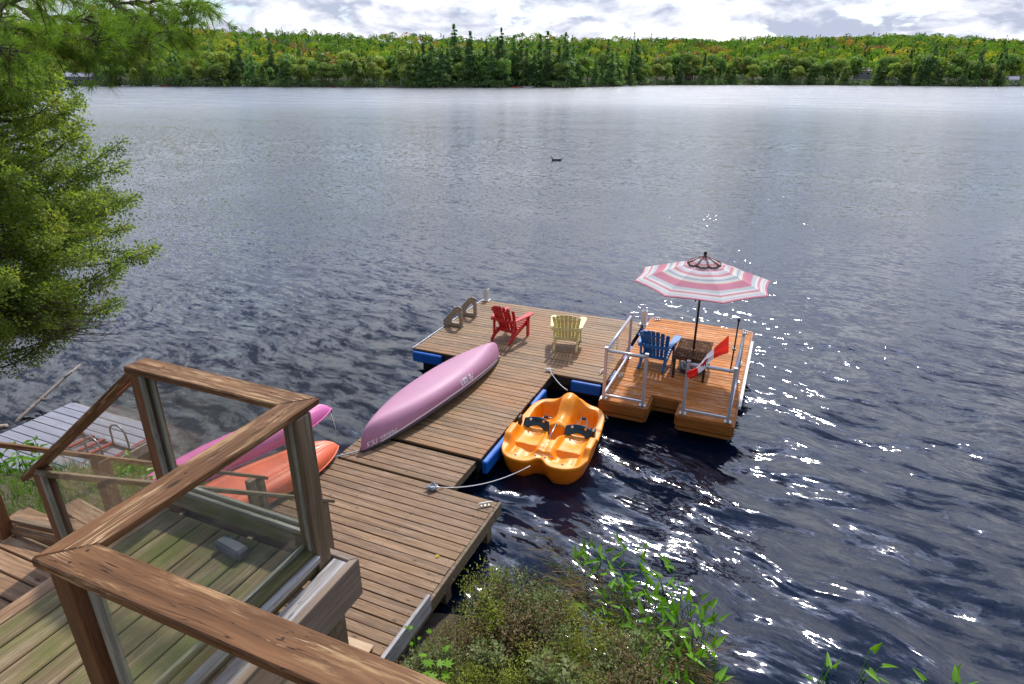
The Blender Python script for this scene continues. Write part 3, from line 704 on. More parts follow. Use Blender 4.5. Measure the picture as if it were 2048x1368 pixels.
cottage('small white cottage beside a sandy landing at the far right shore', 1905, 8, 5, 5, 3.2, M['h_white'], M['h_roof'], win=2)
cottage('grey shed with blue tarpaulin at the far right shore', 1968, 9, 10, 5, 2.6, M['h_white'], M['h_blue'], win=3, rise=1.2, cat='shed')
def far_dock(label, px, w_, back=-2.5, mat=None, leg=True):
    p, rz = far_pos(px, back); t = thing('far_dock', label, 'dock', (p.x, p.y, 0), rz)
    MB().box((0, 0, .55), (w_, 2.2, .25)).build('decking', mat or M['h_tan'], t)
    b = MB()
    for i in range(4): b.box((-w_/2+.3+i*(w_-.6)/3, -.8, .1), (.25, .25, .9)); 
    b.build('piles', M['bark'], t); return t
for lab, px, w_ in (('long low dock with white chairs at the far left shore', 195, 20), ('dock in front of the dark blue cottage across the lake', 292, 9), ('dock with a grey canopy at the far left shore', 350, 9),
                    ('red dock on the far shore left of the pines', 708, 9), ('thin dock below the yellow-green trees across the lake', 812, 8), ('dock beneath the dark pines across the lake', 1052, 9),
                    ('long dock right of the pine headland across the lake', 1262, 13), ('small dock below the leafy trees at right across the lake', 1442, 6), ('sandy-coloured dock at the far right shore', 2010, 16), ('short dock left of the spruces across the lake', 1712, 7)):
    far_dock(lab, px, w_, mat=M['red_paint'] if 'red dock' in lab else None)
def far_boat(label, px, L, mat, back=-6, cat='boat'):
    p, rz = far_pos(px, back); b = MB(); P = []
    for i in range(9):
        s = -1+2*i/8; wd = .75*(1-abs(s)**3)+.05; sh = .55+.25*s*s
        P.append([Vector((s*L/2, -wd, sh)), Vector((s*L/2*.92, -wd*.6, -.1)), Vector((s*L/2*.92, wd*.6, -.1)), Vector((s*L/2, wd, sh)), Vector((s*L/2, 0, sh-.05))])
    t = thing('far_boat', label, cat, (p.x, p.y, 0), rz); b.grid(P, closed_v=True).build('hull', mat, t)
    MB().box((L*.05, 0, .9), (L*.18, .9, .6), taper=.8).build('windshield', M['h_win'], t) if L > 4 else None
    return t
far_boat('white motorboat moored at the far left shore', 343, 5.5, M['h_trim']); far_boat('small white rowboat by the blue cottage across the lake', 292, 4.2, M['h_trim'], -5)
far_boat('white boat beside a red one at the far left shore', 397, 4.5, M['h_trim'], -3); far_boat('red boat beside a white one at the far left shore', 414, 4.0, M['d_red'], -3)
far_boat('orange-red boat pulled to the bank under the dark pines', 1033, 6.5, M['d_red'], -4); far_boat('white boat with dark cover under the dark pines', 1052, 5.5, M['h_trim'], -6)
far_boat('white rowboat on the waterline right of the pine headland', 1222, 6, M['h_trim'], -3); far_boat('white boat on the rocks below the pink-roofed cottage', 1705, 5, M['h_trim'], -1)
far_boat('white boat at the dock on the far right shore', 2025, 5, M['h_trim'], -5)
for i, px in enumerate((187, 193, 198, 203)):
    p, rz = far_pos(px, -2.5); t = thing('deck_chair', 'tiny white chair on the long low dock at far left', 'chair', (p.x, p.y, .7), rz, 'white chairs on the far left dock')
    MB().box((0, 0, .4), (.8, .8, .12)).box((0, .4, .8), (.8, .1, .9)).box((-.35, 0, .2), (.1, .7, .4)).box((.35, 0, .2), (.1, .7, .4)).build('seat', M['h_trim'], t)
# ------------------------------------------------------------------ docks
def board_mesh(L, wd, th, mat, ch=.006, name='board'):
    hw = wd/2; sec = [(-hw, -th), (-hw, -ch), (-hw+ch, 0), (hw-ch, 0), (hw, -ch), (hw, -th)]; n = len(sec); b = MB()
    vs = [(0, y, z) for y, z in sec]+[(L, y, z) for y, z in sec]
    b.add(vs, [tuple(range(n)), tuple(range(2*n-1, n-1, -1))]+[(i, n+i, n+(i+1) % n, (i+1) % n) for i in range(n)])
    return b.mesh(name, mat)
_bm = {}
def boards(t, name, mat, u0, u1, v0, v1, z, pitch=.14, gap=.008, th=.034, cuts=None, nails=None, nb=None, jit=.002):
    """boards run along u from u0..u1, stacked from v1 down to v0 (coordinates local to t)"""
    n = nb or max(1, round((v1-v0)/pitch)); p = (v1-v0)/n; N = MB()
    for i in range(n):
        v = v1-(i+.5)*p; a, b_ = u0, u1
        if cuts: a, b_ = cuts(v, u0, u1)
        L = round(b_-a, 2); key = (L, round(p-gap, 4), th, mat.name)
        if key not in _bm: _bm[key] = board_mesh(L, p-gap, th, mat)
        o = link(name, _bm[key], t, (a+random.uniform(-.006, .006), v+random.uniform(-jit, jit), z+random.uniform(-.0015, .0015)), (random.uniform(-.002, .002), random.uniform(-.0006, .0006), random.uniform(-.0012, .0012)))
        if nails:
            for q in nails:
                if a < q < b_:
                    for s in (-1, 1): N.box((q+random.uniform(-.012, .012), v+s*p*.27+random.uniform(-.006, .006), z+.0005), (.011, .011, .003))
    if N.v: tag(N.build('nails', M['nail'], t), kind='stuff')
def bumper(t, a, b, z0=.16, z1=.40, outw=(0, -1)):
    a = Vector((*a, (z0+z1)/2)); b = Vector((*b, (z0+z1)/2)); d = Vector((*outw, 0))*.05
    MB().bar(a+d, b+d, .10, z1-z0).build('bumper', M['blue'], t, bevel=.02)
def cleat(t, u, v, z, rz=0.0, mat='cleat'):
    m = Matrix.Translation((u, v, z)) @ Matrix.Rotation(rz, 4, 'Z'); b = MB()
    b.tube([m @ Vector(q) for q in ((-.11, 0, .045), (-.07, 0, .055), (.07, 0, .055), (.11, 0, .045))], [.010, .015, .015, .010], 6)
    b.box(m @ Vector((-.03, 0, .025)), (.022, .022, .05)).box(m @ Vector((.03, 0, .025)), (.022, .022, .05)).box(m @ Vector((0, 0, .006)), (.13, .05, .012), (0, 0, rz))
    return b.build('cleat', M[mat], t)

ZD = .45
# main floating dock: far platform and the stem that leads to it
t = thing('floating_dock', 'brown T-shaped floating dock with blue edge bumpers carrying the upturned pink canoe', 'dock', W(-7.35, 7.82, 0), ANG)
def L(u, v, z=0): return Vector((u+7.35, v-7.82, z))
def stemcut(v, a, b):
    return (a, b)
boards(t, 'deck_board', M['deck_main'], 0, 4.55, 3.50, 7.20, ZD, nails=(.10, 1.2, 2.3, 3.4, 4.45))
boards(t, 'deck_board', M['deck_main'], 1.22, 3.42, 0.0, 3.50, ZD, nails=(1.32, 2.3, 3.32))
b = MB()                                                        # perimeter frame
for a, c in (((0, 3.53), (4.55, 3.53)), ((0, 7.18), (4.55, 7.18)), ((.03, 3.53), (.03, 7.18)), ((4.52, 3.53), (4.52, 7.18)), ((1.25, 0.03), (1.25, 3.5)), ((3.39, 0.03), (3.39, 3.5)), ((1.22, .03), (3.42, .03))):
    b.bar((*a, ZD-.125), (*c, ZD-.125), .045, .165)
b.build('frame', M['dark_metal'], t)
for cx, cy, sx, sy in ((.75, 4.2, 1.3, 1.1), (3.8, 4.2, 1.3, 1.1), (.75, 6.5, 1.3, 1.1), (3.8, 6.5, 1.3, 1.1), (2.32, 5.4, 1.2, 1.2), (2.32, .7, 1.9, 1.0), (2.32, 2.4, 1.9, 1.0)):
    MB().box((cx, cy, .05), (sx, sy, .45)).build('float', M['float'], t, bevel=.04)
bumper(t, (.0, 3.50), (.75, 3.50), outw=(0, -1)); bumper(t, (3.85, 3.50), (4.50, 3.50), outw=(0, -1))
bumper(t, (3.43, .0), (3.43, 1.15), outw=(1, 0)); bumper(t, (3.43, 2.15), (3.43, 2.85), outw=(1, 0))
bumper(t, (4.56, 3.72), (4.56, 4.25), outw=(1, 0), z0=.2, z1=.42); bumper(t, (4.56, 4.9), (4.56, 5.7), outw=(1, 0), z0=.2, z1=.42); bumper(t, (4.56, 6.45), (4.56, 6.95), outw=(1, 0), z0=.2, z1=.42)
MB().bar((-.035, 3.5, ZD-.02), (-.035, 7.2, ZD-.02), .03, .05).build('edge_strip', M['galv'], t)
cleat(t, *L(-4.04, 11.38)[:2], ZD, .4); cleat(t, *L(-2.98, 11.78)[:2], ZD, 1.3)
for k, (u, v, h) in enumerate(((-7.25, 15.02, .34), (-2.78, 14.93, .37))):
    p = thing('pile_sleeve', ['white square pile sleeve at the far left corner of the brown dock', 'white square pile sleeve where the two floating docks meet'][k], 'post', W(u, v, ZD+.002), ANG, 'white pile sleeves')
    MB().box((0, 0, h/2), (.13, .13, h)).build('sleeve', M['white_sleeve'], p, bevel=.006)
    MB().box((0, 0, h+.004), (.095, .095, .012)).build('opening', M['black_pl'], p)
    MB().box((0, 0, .012), (.21, .19, .02)).build('flange', M['white_sleeve'], p)
# hinged ramp between stem and shore dock
t = thing('dock_ramp', 'short brown hinged ramp joining the shore dock and the floating dock', 'ramp', W(-6.13, 6.93, 0), ANG)
boards(t, 'deck_board', M['deck_shore'], 0, 2.16, 0, .78, .46, nb=6, nails=(.1, 1.1, 2.06))
b = MB(); b.bar((0.02, 0, .37), (.02, .8, .37), .04, .12).bar((2.13, 0, .37), (2.13, .8, .37), .04, .12).bar((0, .02, .36), (2.15, .02, .36), .04, .1).bar((0, .77, .36), (2.15, .77, .36), .04, .1); b.build('frame', M['post_old'], t)
# shore dock
t = thing('shore_dock', 'wide brown fixed dock at the shore with weathered planks', 'dock', W(-6.95, 2.6, 0), ANG)
boards(t, 'deck_board', M['deck_shore'], .80, 3.78, 0, 4.24, .50, pitch=.147, gap=.010, nails=(.9, 1.8, 2.75, 3.70))
b = MB(); b.bar((3.81, 0, .405), (3.81, 4.24, .405), .045, .19).build('side_beam', M['post_old'], t)
b = MB(); b.bar((.8, 4.21, .40), (3.78, 4.21, .40), .04, .14).bar((.8, .03, .40), (3.78, .03, .40), .04, .14).bar((.77, 0, .40), (.77, 4.24, .40), .04, .18).build('end_beam', M['post_old'], t)
for v in (3.95, 2.72, 1.5, .3):
    MB().box((3.70, v, .0), (.14, .14, .72)).build('post', M['post_old'], t)
    MB().box((1.0, v, -.2), (.14, .14, 1.1)).build('post', M['post_old'], t)
cleat(t, -4.20+6.95, 6.70-2.6, .50, .5, 'galv'); cleat(t, -3.30+6.95, 6.68-2.6, .50, .7)
for i, (u, v) in enumerate(((-4.9, 6.0), (-4.5, 5.9), (-5.2, 6.35), (-3.44, 5.42))):
    pass
MB().tube([(.46, .02, .004), (.0, .03, .01), (-.03, -.01, .004)], [.03, .025, .01], 5)
o = MB().add([(0, 0, .004), (.045, .01, .012), (.06, .05, .006), (.02, .06, .014)], [(0, 1, 2, 3)]).build('fallen_leaf', leaf_mat('yellow_leaf', [(.55, .45, .03), (.6, .5, .05)]), loc=W(-3.44, 5.45, .502)); tag(o, 'small yellow fallen leaf lying on the brown shore dock planks', 'leaf')

# orange stained float with the notch
ZE = .50
t = thing('orange_float_dock', 'orange stained floating dock with a square notch carrying the umbrella and blue chair', 'dock', W(-2.66, 10.52, 0), ANG)
boards(t, 'deck_board', M['deck_orange'], 0, 2.44, .56, 4.87, ZE, nails=None, nb=31)
boards(t, 'deck_board', M['deck_orange'], 0, .87, 0, .56, ZE, nb=4); boards(t, 'deck_board', M['deck_orange'], 1.46, 2.44, 0, .56, ZE, nb=4)
def fas(a, c, z=ZE-.125, h=.19, nm='fascia_board', mat='fascia_orange', w_=.04):
    a = Vector((*a, z)); c = Vector((*c, z)); d = c-a
    MB().box((d.length/2, 0, 0), (d.length, w_, h)).build(nm, M[mat], t, a, (0, 0, math.atan2(d.y, d.x)))
for a, c in (((0, -.02), (.87, -.02)), ((1.46, -.02), (2.44, -.02)), ((.89, 0), (.89, .54)), ((1.44, 0), (1.44, .54)), ((.87, .55), (1.46, .55)), ((0, 4.89), (2.44, 4.89)), ((-.02, 0), (-.02, 4.87)), ((2.46, -.04), (2.46, 4.9))):
    fas(a, c)
for a, c in (((0, .0), (.85, .0)), ((1.48, .0), (2.44, .0)), ((.87, .57), (1.46, .57)), ((.87, 0.02), (.87, .55)), ((1.46, .02), (1.46, .55))):
    fas(a, c, z=ZE-.285, h=.07, nm='lower_board')
MB().bar((2.50, .75, ZE-.03), (2.50, 4.2, ZE-.03), .05, .06).build('edge_strip', M['white_sleeve'], t)
for cx, cy in ((.5, 1.3), (1.95, 1.3), (.5, 3.8), (1.95, 3.8), (1.2, 2.6)): MB().box((cx, cy, .02), (.8, 1.1, .42)).build('float', M['float'], t, bevel=.04)
cleat(t, .16, 4.72, ZE, .7, 'galv'); cleat(t, 2.3, 4.7, ZE, -.6, 'galv'); cleat(t, .12, 1.12, ZE, 1.2); cleat(t, 2.36, 2.7, ZE, 1.5)
def tube_rail(label, pts, zt=ZE):
    t = thing('tube_railing', label, 'railing', W(pts[0][0], pts[0][1], zt+.003), ANG, 'white tube railings on the orange float')
    P = [Vector((u-pts[0][0], v-pts[0][1], 0)) for u, v in pts]; hgt = 1.06
    for p in P:
        b = MB().box(p+Vector((0, 0, hgt/2)), (.052, .052, hgt)).build('post', M['alu'], t, bevel=.004)
        MB().box(p+Vector((0, 0, .008)), (.12, .11, .016)).build('foot_plate', M['galv'], b)
        MB().box(p+Vector((0, 0, hgt+.012)), (.066, .066, .02)).build('post_cap', M['alu'], b)
    for a, c in zip(P[:-1], P[1:]):
        d = (c-a).normalized()
        MB().tube([a+d*.03+Vector((0, 0, hgt-.045)), c-d*.03+Vector((0, 0, hgt-.045))], .029, 12).build('top_rail', M['alu'], t, smooth=True)
        MB().bar(a+d*.03+Vector((0, 0, .085)), c-d*.03+Vector((0, 0, .085)), .038, .035).build('bottom_rail', M['alu'], t)
        MB().bar(a+d*.03+Vector((0, 0, .54)), c-d*.03+Vector((0, 0, .54)), .005, .86).build('glass_pane', M['glass_clean'], t)
    return t
tube_rail('white metal railing at the left corner of the orange float before the blue chair', [(-2.62, 12.60), (-2.62, 10.57), (-1.86, 10.57)])
tube_rail('white metal railing at the right corner of the orange float with the flag', [(-1.11, 10.57), (-.31, 10.57), (-.31, 12.33)])

# taupe plastic hand holds of the swim ladder
def handhold(label, u, v):
    t = thing('ladder_handhold', label, 'ladder', W(u, v, ZD+.003), ANG, 'taupe swim ladder handholds')
    outer = [(0, 0), (0, .38), (-.02, .44), (-.07, .485), (-.13, .49), (-.19, .46), (-.50, .10), (-.54, .03), (-.50, -.02), (-.40, 0)]
    inner = [(-.075, .10), (-.075, .30), (-.09, .345), (-.115, .365), (-.145, .365), (-.175, .34), (-.28, .20), (-.31, .15), (-.30, .10), (-.20, .095)]
    b = MB(); n = len(outer); y0, y1 = -.045, .045
    vs = [(x, y0, z) for x, z in outer]+[(x, y0, z) for x, z in inner]+[(x, y1, z) for x, z in outer]+[(x, y1, z) for x, z in inner]; fs = []
    for i in range(n):
        j = (i+1) % n
        fs += [(i, j, n+j, n+i), (2*n+i, 3*n+i, 3*n+j, 2*n+j), (i, 2*n+i, 2*n+j, j), (n+i, n+j, 3*n+j, 3*n+i)]
    b.add(vs, fs); b.build('frame', M['beige'], t, bevel=.012)
    MB().tube([(-.19, 0, .50), (-.36, 0, .29), (-.53, 0, .08)], .030, 8).build('handrail', M['beige'], t, smooth=True)
    MB().tube([(-.20, 0, .47), (-.12, 0, .52), (-.04, 0, .50), (.0, 0, .44)], .026, 8).build('grip', M['beige'], t, smooth=True)
    b = MB()
    for x in (-.03, -.42): b.box((x, -.06, .006), (.09, .05, .012)).box((x, .06, .006), (.09, .05, .012))
    b.build('foot_plate', M['galv'], t)
handhold('nearer taupe plastic ladder handhold at the left edge of the brown dock', -6.92, 12.93)
handhold('farther taupe plastic ladder handhold at the left edge of the brown dock', -6.92, 13.72)

# grey swim raft pulled against the bank at left
t = thing('swim_raft', 'pale grey-violet wooden raft moored against the left bank', 'raft', W(-12.15, 4.05, 0), ANG)
boards(t, 'deck_board', M['raft'], 0, 2.58, 0, 2.45, .40, nb=13, gap=.012)
b = MB()
for a, c in (((0, -.02), (2.58, -.02)), ((0, 2.47), (2.58, 2.47)), ((-.02, 0), (-.02, 2.45)), ((2.6, 0), (2.6, 2.45))): b.bar((*a, .29), (*c, .29), .04, .16)
b.build('frame', M['drift'], t)
MB().box((1.3, 1.2, .08), (2.3, 2.2, .3)).build('float', M['float'], t)
MB().bar((2.54, .0, .404), (2.54, 2.45, .404), .05, .012).build('edge_strip', M['red_paint'], t)
t = thing('raft_ladder', 'folded swim ladder with steel hoops and red wooden rungs lying on the grey raft', 'ladder', W(-9.93, 5.35, .405), ANG)
for (x, y) in ((.0, .40), (-.02, -.03)):
    pts = [Vector((x+.36*(.5-.5*math.cos(a_)) if False else x, y, 0)) for a_ in (0,)]
    arc = [Vector((x, y, 0)), Vector((x, y, .26))]+[Vector((x+.19-.19*math.cos(q), y, .28+.17*math.sin(q))) for q in np.linspace(0.2, math.pi-.2, 7)]+[Vector((x+.38, y, .26)), Vector((x+.40, y, 0))]
    MB().tube(arc, .017, 8).build('hoop', M['steel_tube'], t, smooth=True)
for x in (-.85, -.58, -.31, -.06): MB().bar((x, .0, .05), (x+.04, .42, .05), .065, .035).build('rung', M['red_paint'], t)
MB().bar((-1.0, .0, .03), (.45, .0, .03), .05, .03).build('side_rail', M['steel_tube'], t); MB().bar((-1.0, .42, .03), (.45, .42, .03), .05, .03).build('side_rail', M['steel_tube'], t)
# ------------------------------------------------------------------ lookout deck in the foreground
ZF, ZC = 3.87, 4.80
def obeam(t, name, a, c, w_, h, mat, m0=0.0, m1=0.0, bev=.004, up=(0, 0, 1)):
    """timber with its length on local X; a, c = centre line of the TOP face; m0/m1 mitre the ends"""
    a, c = Vector(a), Vector(c); d = c-a; Ln = d.length; x = d.normalized(); u_ = Vector(up)
    if abs(x.dot(u_)) > .97: u_ = Vector((0, 1, 0))
    y = u_.cross(x).normalized(); z = x.cross(y)
    b = MB(); hw = w_/2
    vs = [(m0*-hw, -hw, -h), (m0*hw, hw, -h), (Ln+m1*hw, hw, -h), (Ln-m1*hw, -hw, -h), (m0*-hw, -hw, 0), (m0*hw, hw, 0), (Ln+m1*hw, hw, 0), (Ln-m1*hw, -hw, 0)]
    b.add(vs, [(0, 1, 2, 3), (4, 7, 6, 5), (0, 3, 7, 4), (1, 5, 6, 2), (0, 4, 5, 1), (3, 2, 6, 7)])
    o = b.build(name, M[mat], t, bevel=bev)
    m = Matrix((x, y, z)).transposed().to_4x4(); m.translation = a; o.matrix_local = m
    return o
D0 = (-3.1, 0.0)
t = thing('lookout_deck', 'raised lookout deck with mossy planks inside the glass railing in the foreground', 'deck', W(D0[0], D0[1], ZF-.3), ANG)
def Q(u, v, z): return Vector((u-D0[0], v-D0[1], z-(ZF-.3)))
n = 0; u = -3.085
for i in range(8):                                             # boards along v
    o = obeam(t, 'deck_board', Q(u+.066, -1.2, ZF+random.uniform(-.001, .001)), Q(u+.066, 1.985, ZF), .133, .036, 'deck_floor', bev=.005); u += .1415
for i in range(24):
    obeam(t, 'deck_board', Q(-1.93+.07+i*.1415, -1.2, ZF), Q(-1.93+.07+i*.1415, .93, ZF), .133, .036, 'deck_landing', bev=.005) if i < 16 else None
obeam(t, 'nosing_board', Q(-3.135, -1.2, ZF+.002), Q(-3.135, 2.0, ZF+.002), .09, .04, 'deck_landing')
obeam(t, 'rim_board', Q(-1.885, .9, ZF-.004), Q(-1.885, 2.05, ZF-.004), .085, .09, 'grey_wood')
obeam(t, 'fascia_board', Q(-1.82, .6, ZF), Q(-1.82, 2.08, ZF), .04, .25, 'fascia_grey', m1=-1)
obeam(t, 'fascia_board', Q(-3.12, 2.08, ZF), Q(-1.82, 2.08, ZF), .04, .25, 'fascia_grey', m1=1)
obeam(t, 'rim_joist', Q(-2.5, .6, ZF-.04), Q(-2.5, 2.05, ZF-.04), .04, .22, 'post_old'); obeam(t, 'rim_joist', Q(-3.05, -1, ZF-.04), Q(-3.05, 2.05, ZF-.04), .04, .22, 'post_old')
MB().box(Q(-1.93, 1.93, 2.1), (.14, .14, 3.1)).build('support_post', M['post_old'], t)
MB().box(Q(-3.0, 1.93, 2.6), (.14, .14, 2.4)).build('support_post', M['post_old'], t)
# glass railing
t = thing('glass_railing', 'brown stained wooden railing with glass panels zigzagging round the foreground deck', 'railing', W(D0[0], D0[1], ZF), ANG)
def Q(u, v, z): return Vector((u-D0[0], v-D0[1], z-ZF))
u2 = -2.015
obeam(t, 'cap_rail', Q(u2, .92, ZC), Q(1.6, .92, ZC), .14, .038, 'cap', m0=1, bev=.006)
obeam(t, 'cap_rail', Q(u2, .92, ZC), Q(u2, 2.055, ZC), .14, .038, 'cap', m0=-1, m1=-1, bev=.006)
obeam(t, 'cap_rail', Q(-3.16, 2.055, ZC), Q(u2, 2.055, ZC), .14, .038, 'cap', m1=1, bev=.006)
o = obeam(t, 'sloping_cap_rail', Q(-3.13, 2.055, ZC-.012), Q(-4.62, 2.055, ZC-.012-.97/1.28*1.49), .12, .038, 'cap', bev=.006)
def post(u, v, z0, z1, mat='post', s=.089):
    o = MB().box((0, 0, (z1-z0)/2), (s, s, z1-z0)).mesh('post', M[mat], bevel=.004)
    # length on local X for the grain
    me = bpy.data.meshes.new('post'); me.from_pydata([], [], []); bpy.data.meshes.remove(me)
    return obeam(t, 'post', Q(u+s/2, v, z0), Q(u+s/2, v, z1), s, s, mat, up=(1, 0, 0))
P1 = post(u2, .92, ZF-.25, ZC-.04); P2 = post(-1.99, 2.0, ZF-.06, ZC-.04, 'post_old', .098); P3 = post(-3.10, 2.04, ZF-.2, ZC-.04); post(-.35, .92, ZF-.25, ZC-.04)
P4 = post(-4.43, 2.055, 2.95, 3.76)
def bead(a, c, w_=.03, h=.03, mat='bead'): return obeam(t, 'glazing_bead', Q(*a), Q(*c), w_, h, mat, bev=.002)
def vbead(u, v, z0, z1, s=.022): return obeam(t, 'glazing_bead', Q(u+s/2, v, z0), Q(u+s/2, v, z1), s, s, 'bead', up=(1, 0, 0), bev=.002)
def pane(a, c, z0, z1): 
    a = Vector(a); c = Vector(c); m = (a+c)/2
    d = c-a; o = MB().box((0, 0, 0), (d.length, .006, z1-z0)).build('glass_pane', M['glass'], t, Q(m.x, m.y, (z0+z1)/2), (0, 0, math.atan2(d.y, d.x))); return o
zb = ZF+.155
# panel over the far edge
obeam(t, 'bottom_rail', Q(-3.05, 2.02, zb), Q(-2.01, 2.02, zb), .075, .10, 'moss_rail'); bead((-3.05, 1.995, zb+.022), (-2.01, 1.995, zb+.022), .022, .022); bead((-3.05, 2.045, zb+.022), (-2.01, 2.045, zb+.022), .022, .022)
vbead(-3.045, 2.045, zb, ZC-.04); vbead(-3.045, 1.995, zb, ZC-.04); vbead(-2.025, 1.99, zb, ZC-.04)
pane((-3.05, 2.02), (-2.01, 2.02), zb, ZC-.04)
# panel along the right edge
obeam(t, 'bottom_rail', Q(-1.995, .96, zb-.05), Q(-1.995, 1.955, zb-.05), .06, .05, 'moss_rail'); obeam(t, 'bottom_rail', Q(-1.945, .96, zb-.07), Q(-1.945, 1.955, zb-.07), .038, .04, 'grey_wood'); bead((-2.03, .96, zb-.03), (-2.03, 1.955, zb-.03), .02, .02)
vbead(u2+.03, 1.955, zb-.05, ZC-.04); vbead(u2, .975, zb-.05, ZC-.04)
pane((u2, .965), (u2, 1.955), zb-.05, ZC-.04)
# panel nearest the viewer
obeam(t, 'bottom_rail', Q(-1.97, .92, zb), Q(-.39, .92, zb), .075, .10, 'moss_rail'); vbead(u2+.057, .945, zb, ZC-.04, .026); vbead(u2+.085, .925, zb, ZC-.04, .032); vbead(-.40, .94, zb, ZC-.04)
pane((-1.965, .92), (-.395, .92), zb, ZC-.04)
# panel along the falling rail
b = MB(); zA, zB = ZC-.05, 3.80; b.add([Q(-3.14, 2.052, ZF+.1), Q(-4.385, 2.052, 2.98), Q(-4.385, 2.052, zB), Q(-3.14, 2.052, zA-.02), Q(-3.14, 2.058, ZF+.1), Q(-4.385, 2.058, 2.98), Q(-4.385, 2.058, zB), Q(-3.14, 2.058, zA-.02)], [(0, 1, 2, 3), (7, 6, 5, 4), (0, 4, 5, 1), (1, 5, 6, 2), (2, 6, 7, 3), (3, 7, 4, 0)]); b.build('glass_pane', M['glass'], t)
vbead(-4.37, 2.02, 3.0, 3.74, .03); obeam(t, 'bottom_rail', Q(-3.12, 2.055, ZF+.07), Q(-4.40, 2.055, ZF+.07-.97), .075, .08, 'moss_rail')
# block lying on the planks
q = ray_plane(466, 1102, ZF+.01)
t = thing('concrete_block', 'weathered blue-grey concrete block on the mossy deck planks', 'block', (q.x, q.y, ZF+.002), ANG+.0)
b = MB(); b.box((0, 0, .032), (.20, .080, .062), (0, 0, -.15)); o = b.build('body', M['block'], t, bevel=.014)
MB().box((-.01, -.05, .045), (.10, .006, .045)).build('blue_face', M['sticker_b'], t) if False else None
# lower landing at left
t = thing('lower_landing', 'lower wooden landing with wide plank gaps at the bottom left', 'deck', W(-6.2, .4, 3.05), ANG)
for i in range(11):
    obeam(t, 'deck_board', (0, .07+i*.1465, 0), (3.0, .07+i*.1465, 0), .134, .036, 'deck_landing', bev=.005)
obeam(t, 'rim_joist', (0, 1.62, -.04), (3.0, 1.62, -.04), .04, .2, 'post_old'); obeam(t, 'rim_joist', (.03, 0, -.04), (.03, 1.6, -.04), .04, .2, 'post_old')
for a in ((.3, 1.5), (2.6, 1.5)): MB().box((*a, -.5), (.1, .1, .9)).build('leg', M['post_old'], t)
t = thing('low_railing', 'low brown rail with double bottom board at the left frame edge beyond the landing', 'railing', W(-5.02, 1.96, 3.05), ANG+R(8))
obeam(t, 'post', (.045, 0, -.1), (.045, 0, .85), .089, .089, 'post', up=(1, 0, 0))
obeam(t, 'bottom_rail', (.05, .06, .13), (.62, .06, .13), .05, .035, 'post_old'); obeam(t, 'bottom_rail', (.05, .035, .06), (.62, .035, .06), .05, .05, 'deck_landing')
for i, (du, dv, rz, ln) in enumerate(((-.05, .30, .2, .75), (.25, .48, -.1, .8))):
    o = MB().box((0, 0, .02), (ln, .16, .045)).build('loose_plank', M['deck_landing'], loc=W(-4.95+du, 1.95+dv, 2.92), rot=(0, .02, ANG+rz)); tag(o, ['loose plank on the gravel just beyond the lower landing', 'second loose plank lying nearer the bank grass'][i], 'plank')

# stairs down the bank to the shore dock
t = thing('bank_stairs', 'wooden stairs with two brown handrails going down the bank to the shore dock', 'stairs', W(-4.58, 4.9, .5), ANG)
def Q(u, v, z): return Vector((u+4.58, v-4.9, z-.5))
nst = 12
for i in range(nst):
    f = (i+.5)/nst; obeam(t, 'tread', Q(-5.58+.0, 2.15+f*2.75, 2.95-f*2.35), Q(-4.62, 2.15+f*2.75, 2.95-f*2.35), .24, .036, 'deck_landing', bev=.004)
for u in (-5.62, -4.60): obeam(t, 'stringer', Q(u, 2.1, 2.95), Q(u, 4.95, .52), .04, .24, 'post_old', up=(0, 0, 1))
obeam(t, 'handrail', Q(-5.60, 1.9, 3.86), Q(-5.71, 5.05, 1.40), .105, .04, 'cap', bev=.005)
obeam(t, 'handrail', Q(-4.33, 2.0, 3.80), Q(-4.58, 4.98, 1.42), .105, .04, 'post_old', bev=.005)
def hp(u, v, z0, z1, s=.089): return obeam(t, 'post', Q(u+s/2, v, z0), Q(u+s/2, v, z1), s, s, 'post_old', up=(1, 0, 0))
hp(-5.70, 4.93, .5, 1.44); hp(-5.60, 4.70, .5, 1.60); hp(-5.64, 3.1, 1.6, 2.88, .12); hp(-4.42, 3.0, 1.8, 2.96, .12); hp(-4.56, 4.80, .5, 1.52)  # second post at the foot stands in for the doubled image in the glass

# grey plank, plywood and stone by the foot of the deck
t = thing('edge_plank', 'pale grey weathered plank standing on edge beside the shore dock', 'plank', W(-3.085, 3.2, .28), ANG)
obeam(t, 'plank', (0, 0, .44), (0, 1.52, .42), .045, .24, 'grey_wood', bev=.003)
o = MB().box((0, 0, .0), (.55, .5, .02)).build('plywood_sheet', M['ply'], loc=W(-3.62, 3.72, .53), rot=(0, 0, ANG+.05)); tag(o, 'tan plywood piece lying on the shore dock under the deck', 'board')
o = MB().box((0, 0, .06), (.22, .16, .14), taper=.8).build('footing_stone', M['block'], loc=W(-3.88, 3.95, .51), rot=(0, 0, .4)); tag(o, 'blue-grey stone at the foot of the deck support post', 'stone')
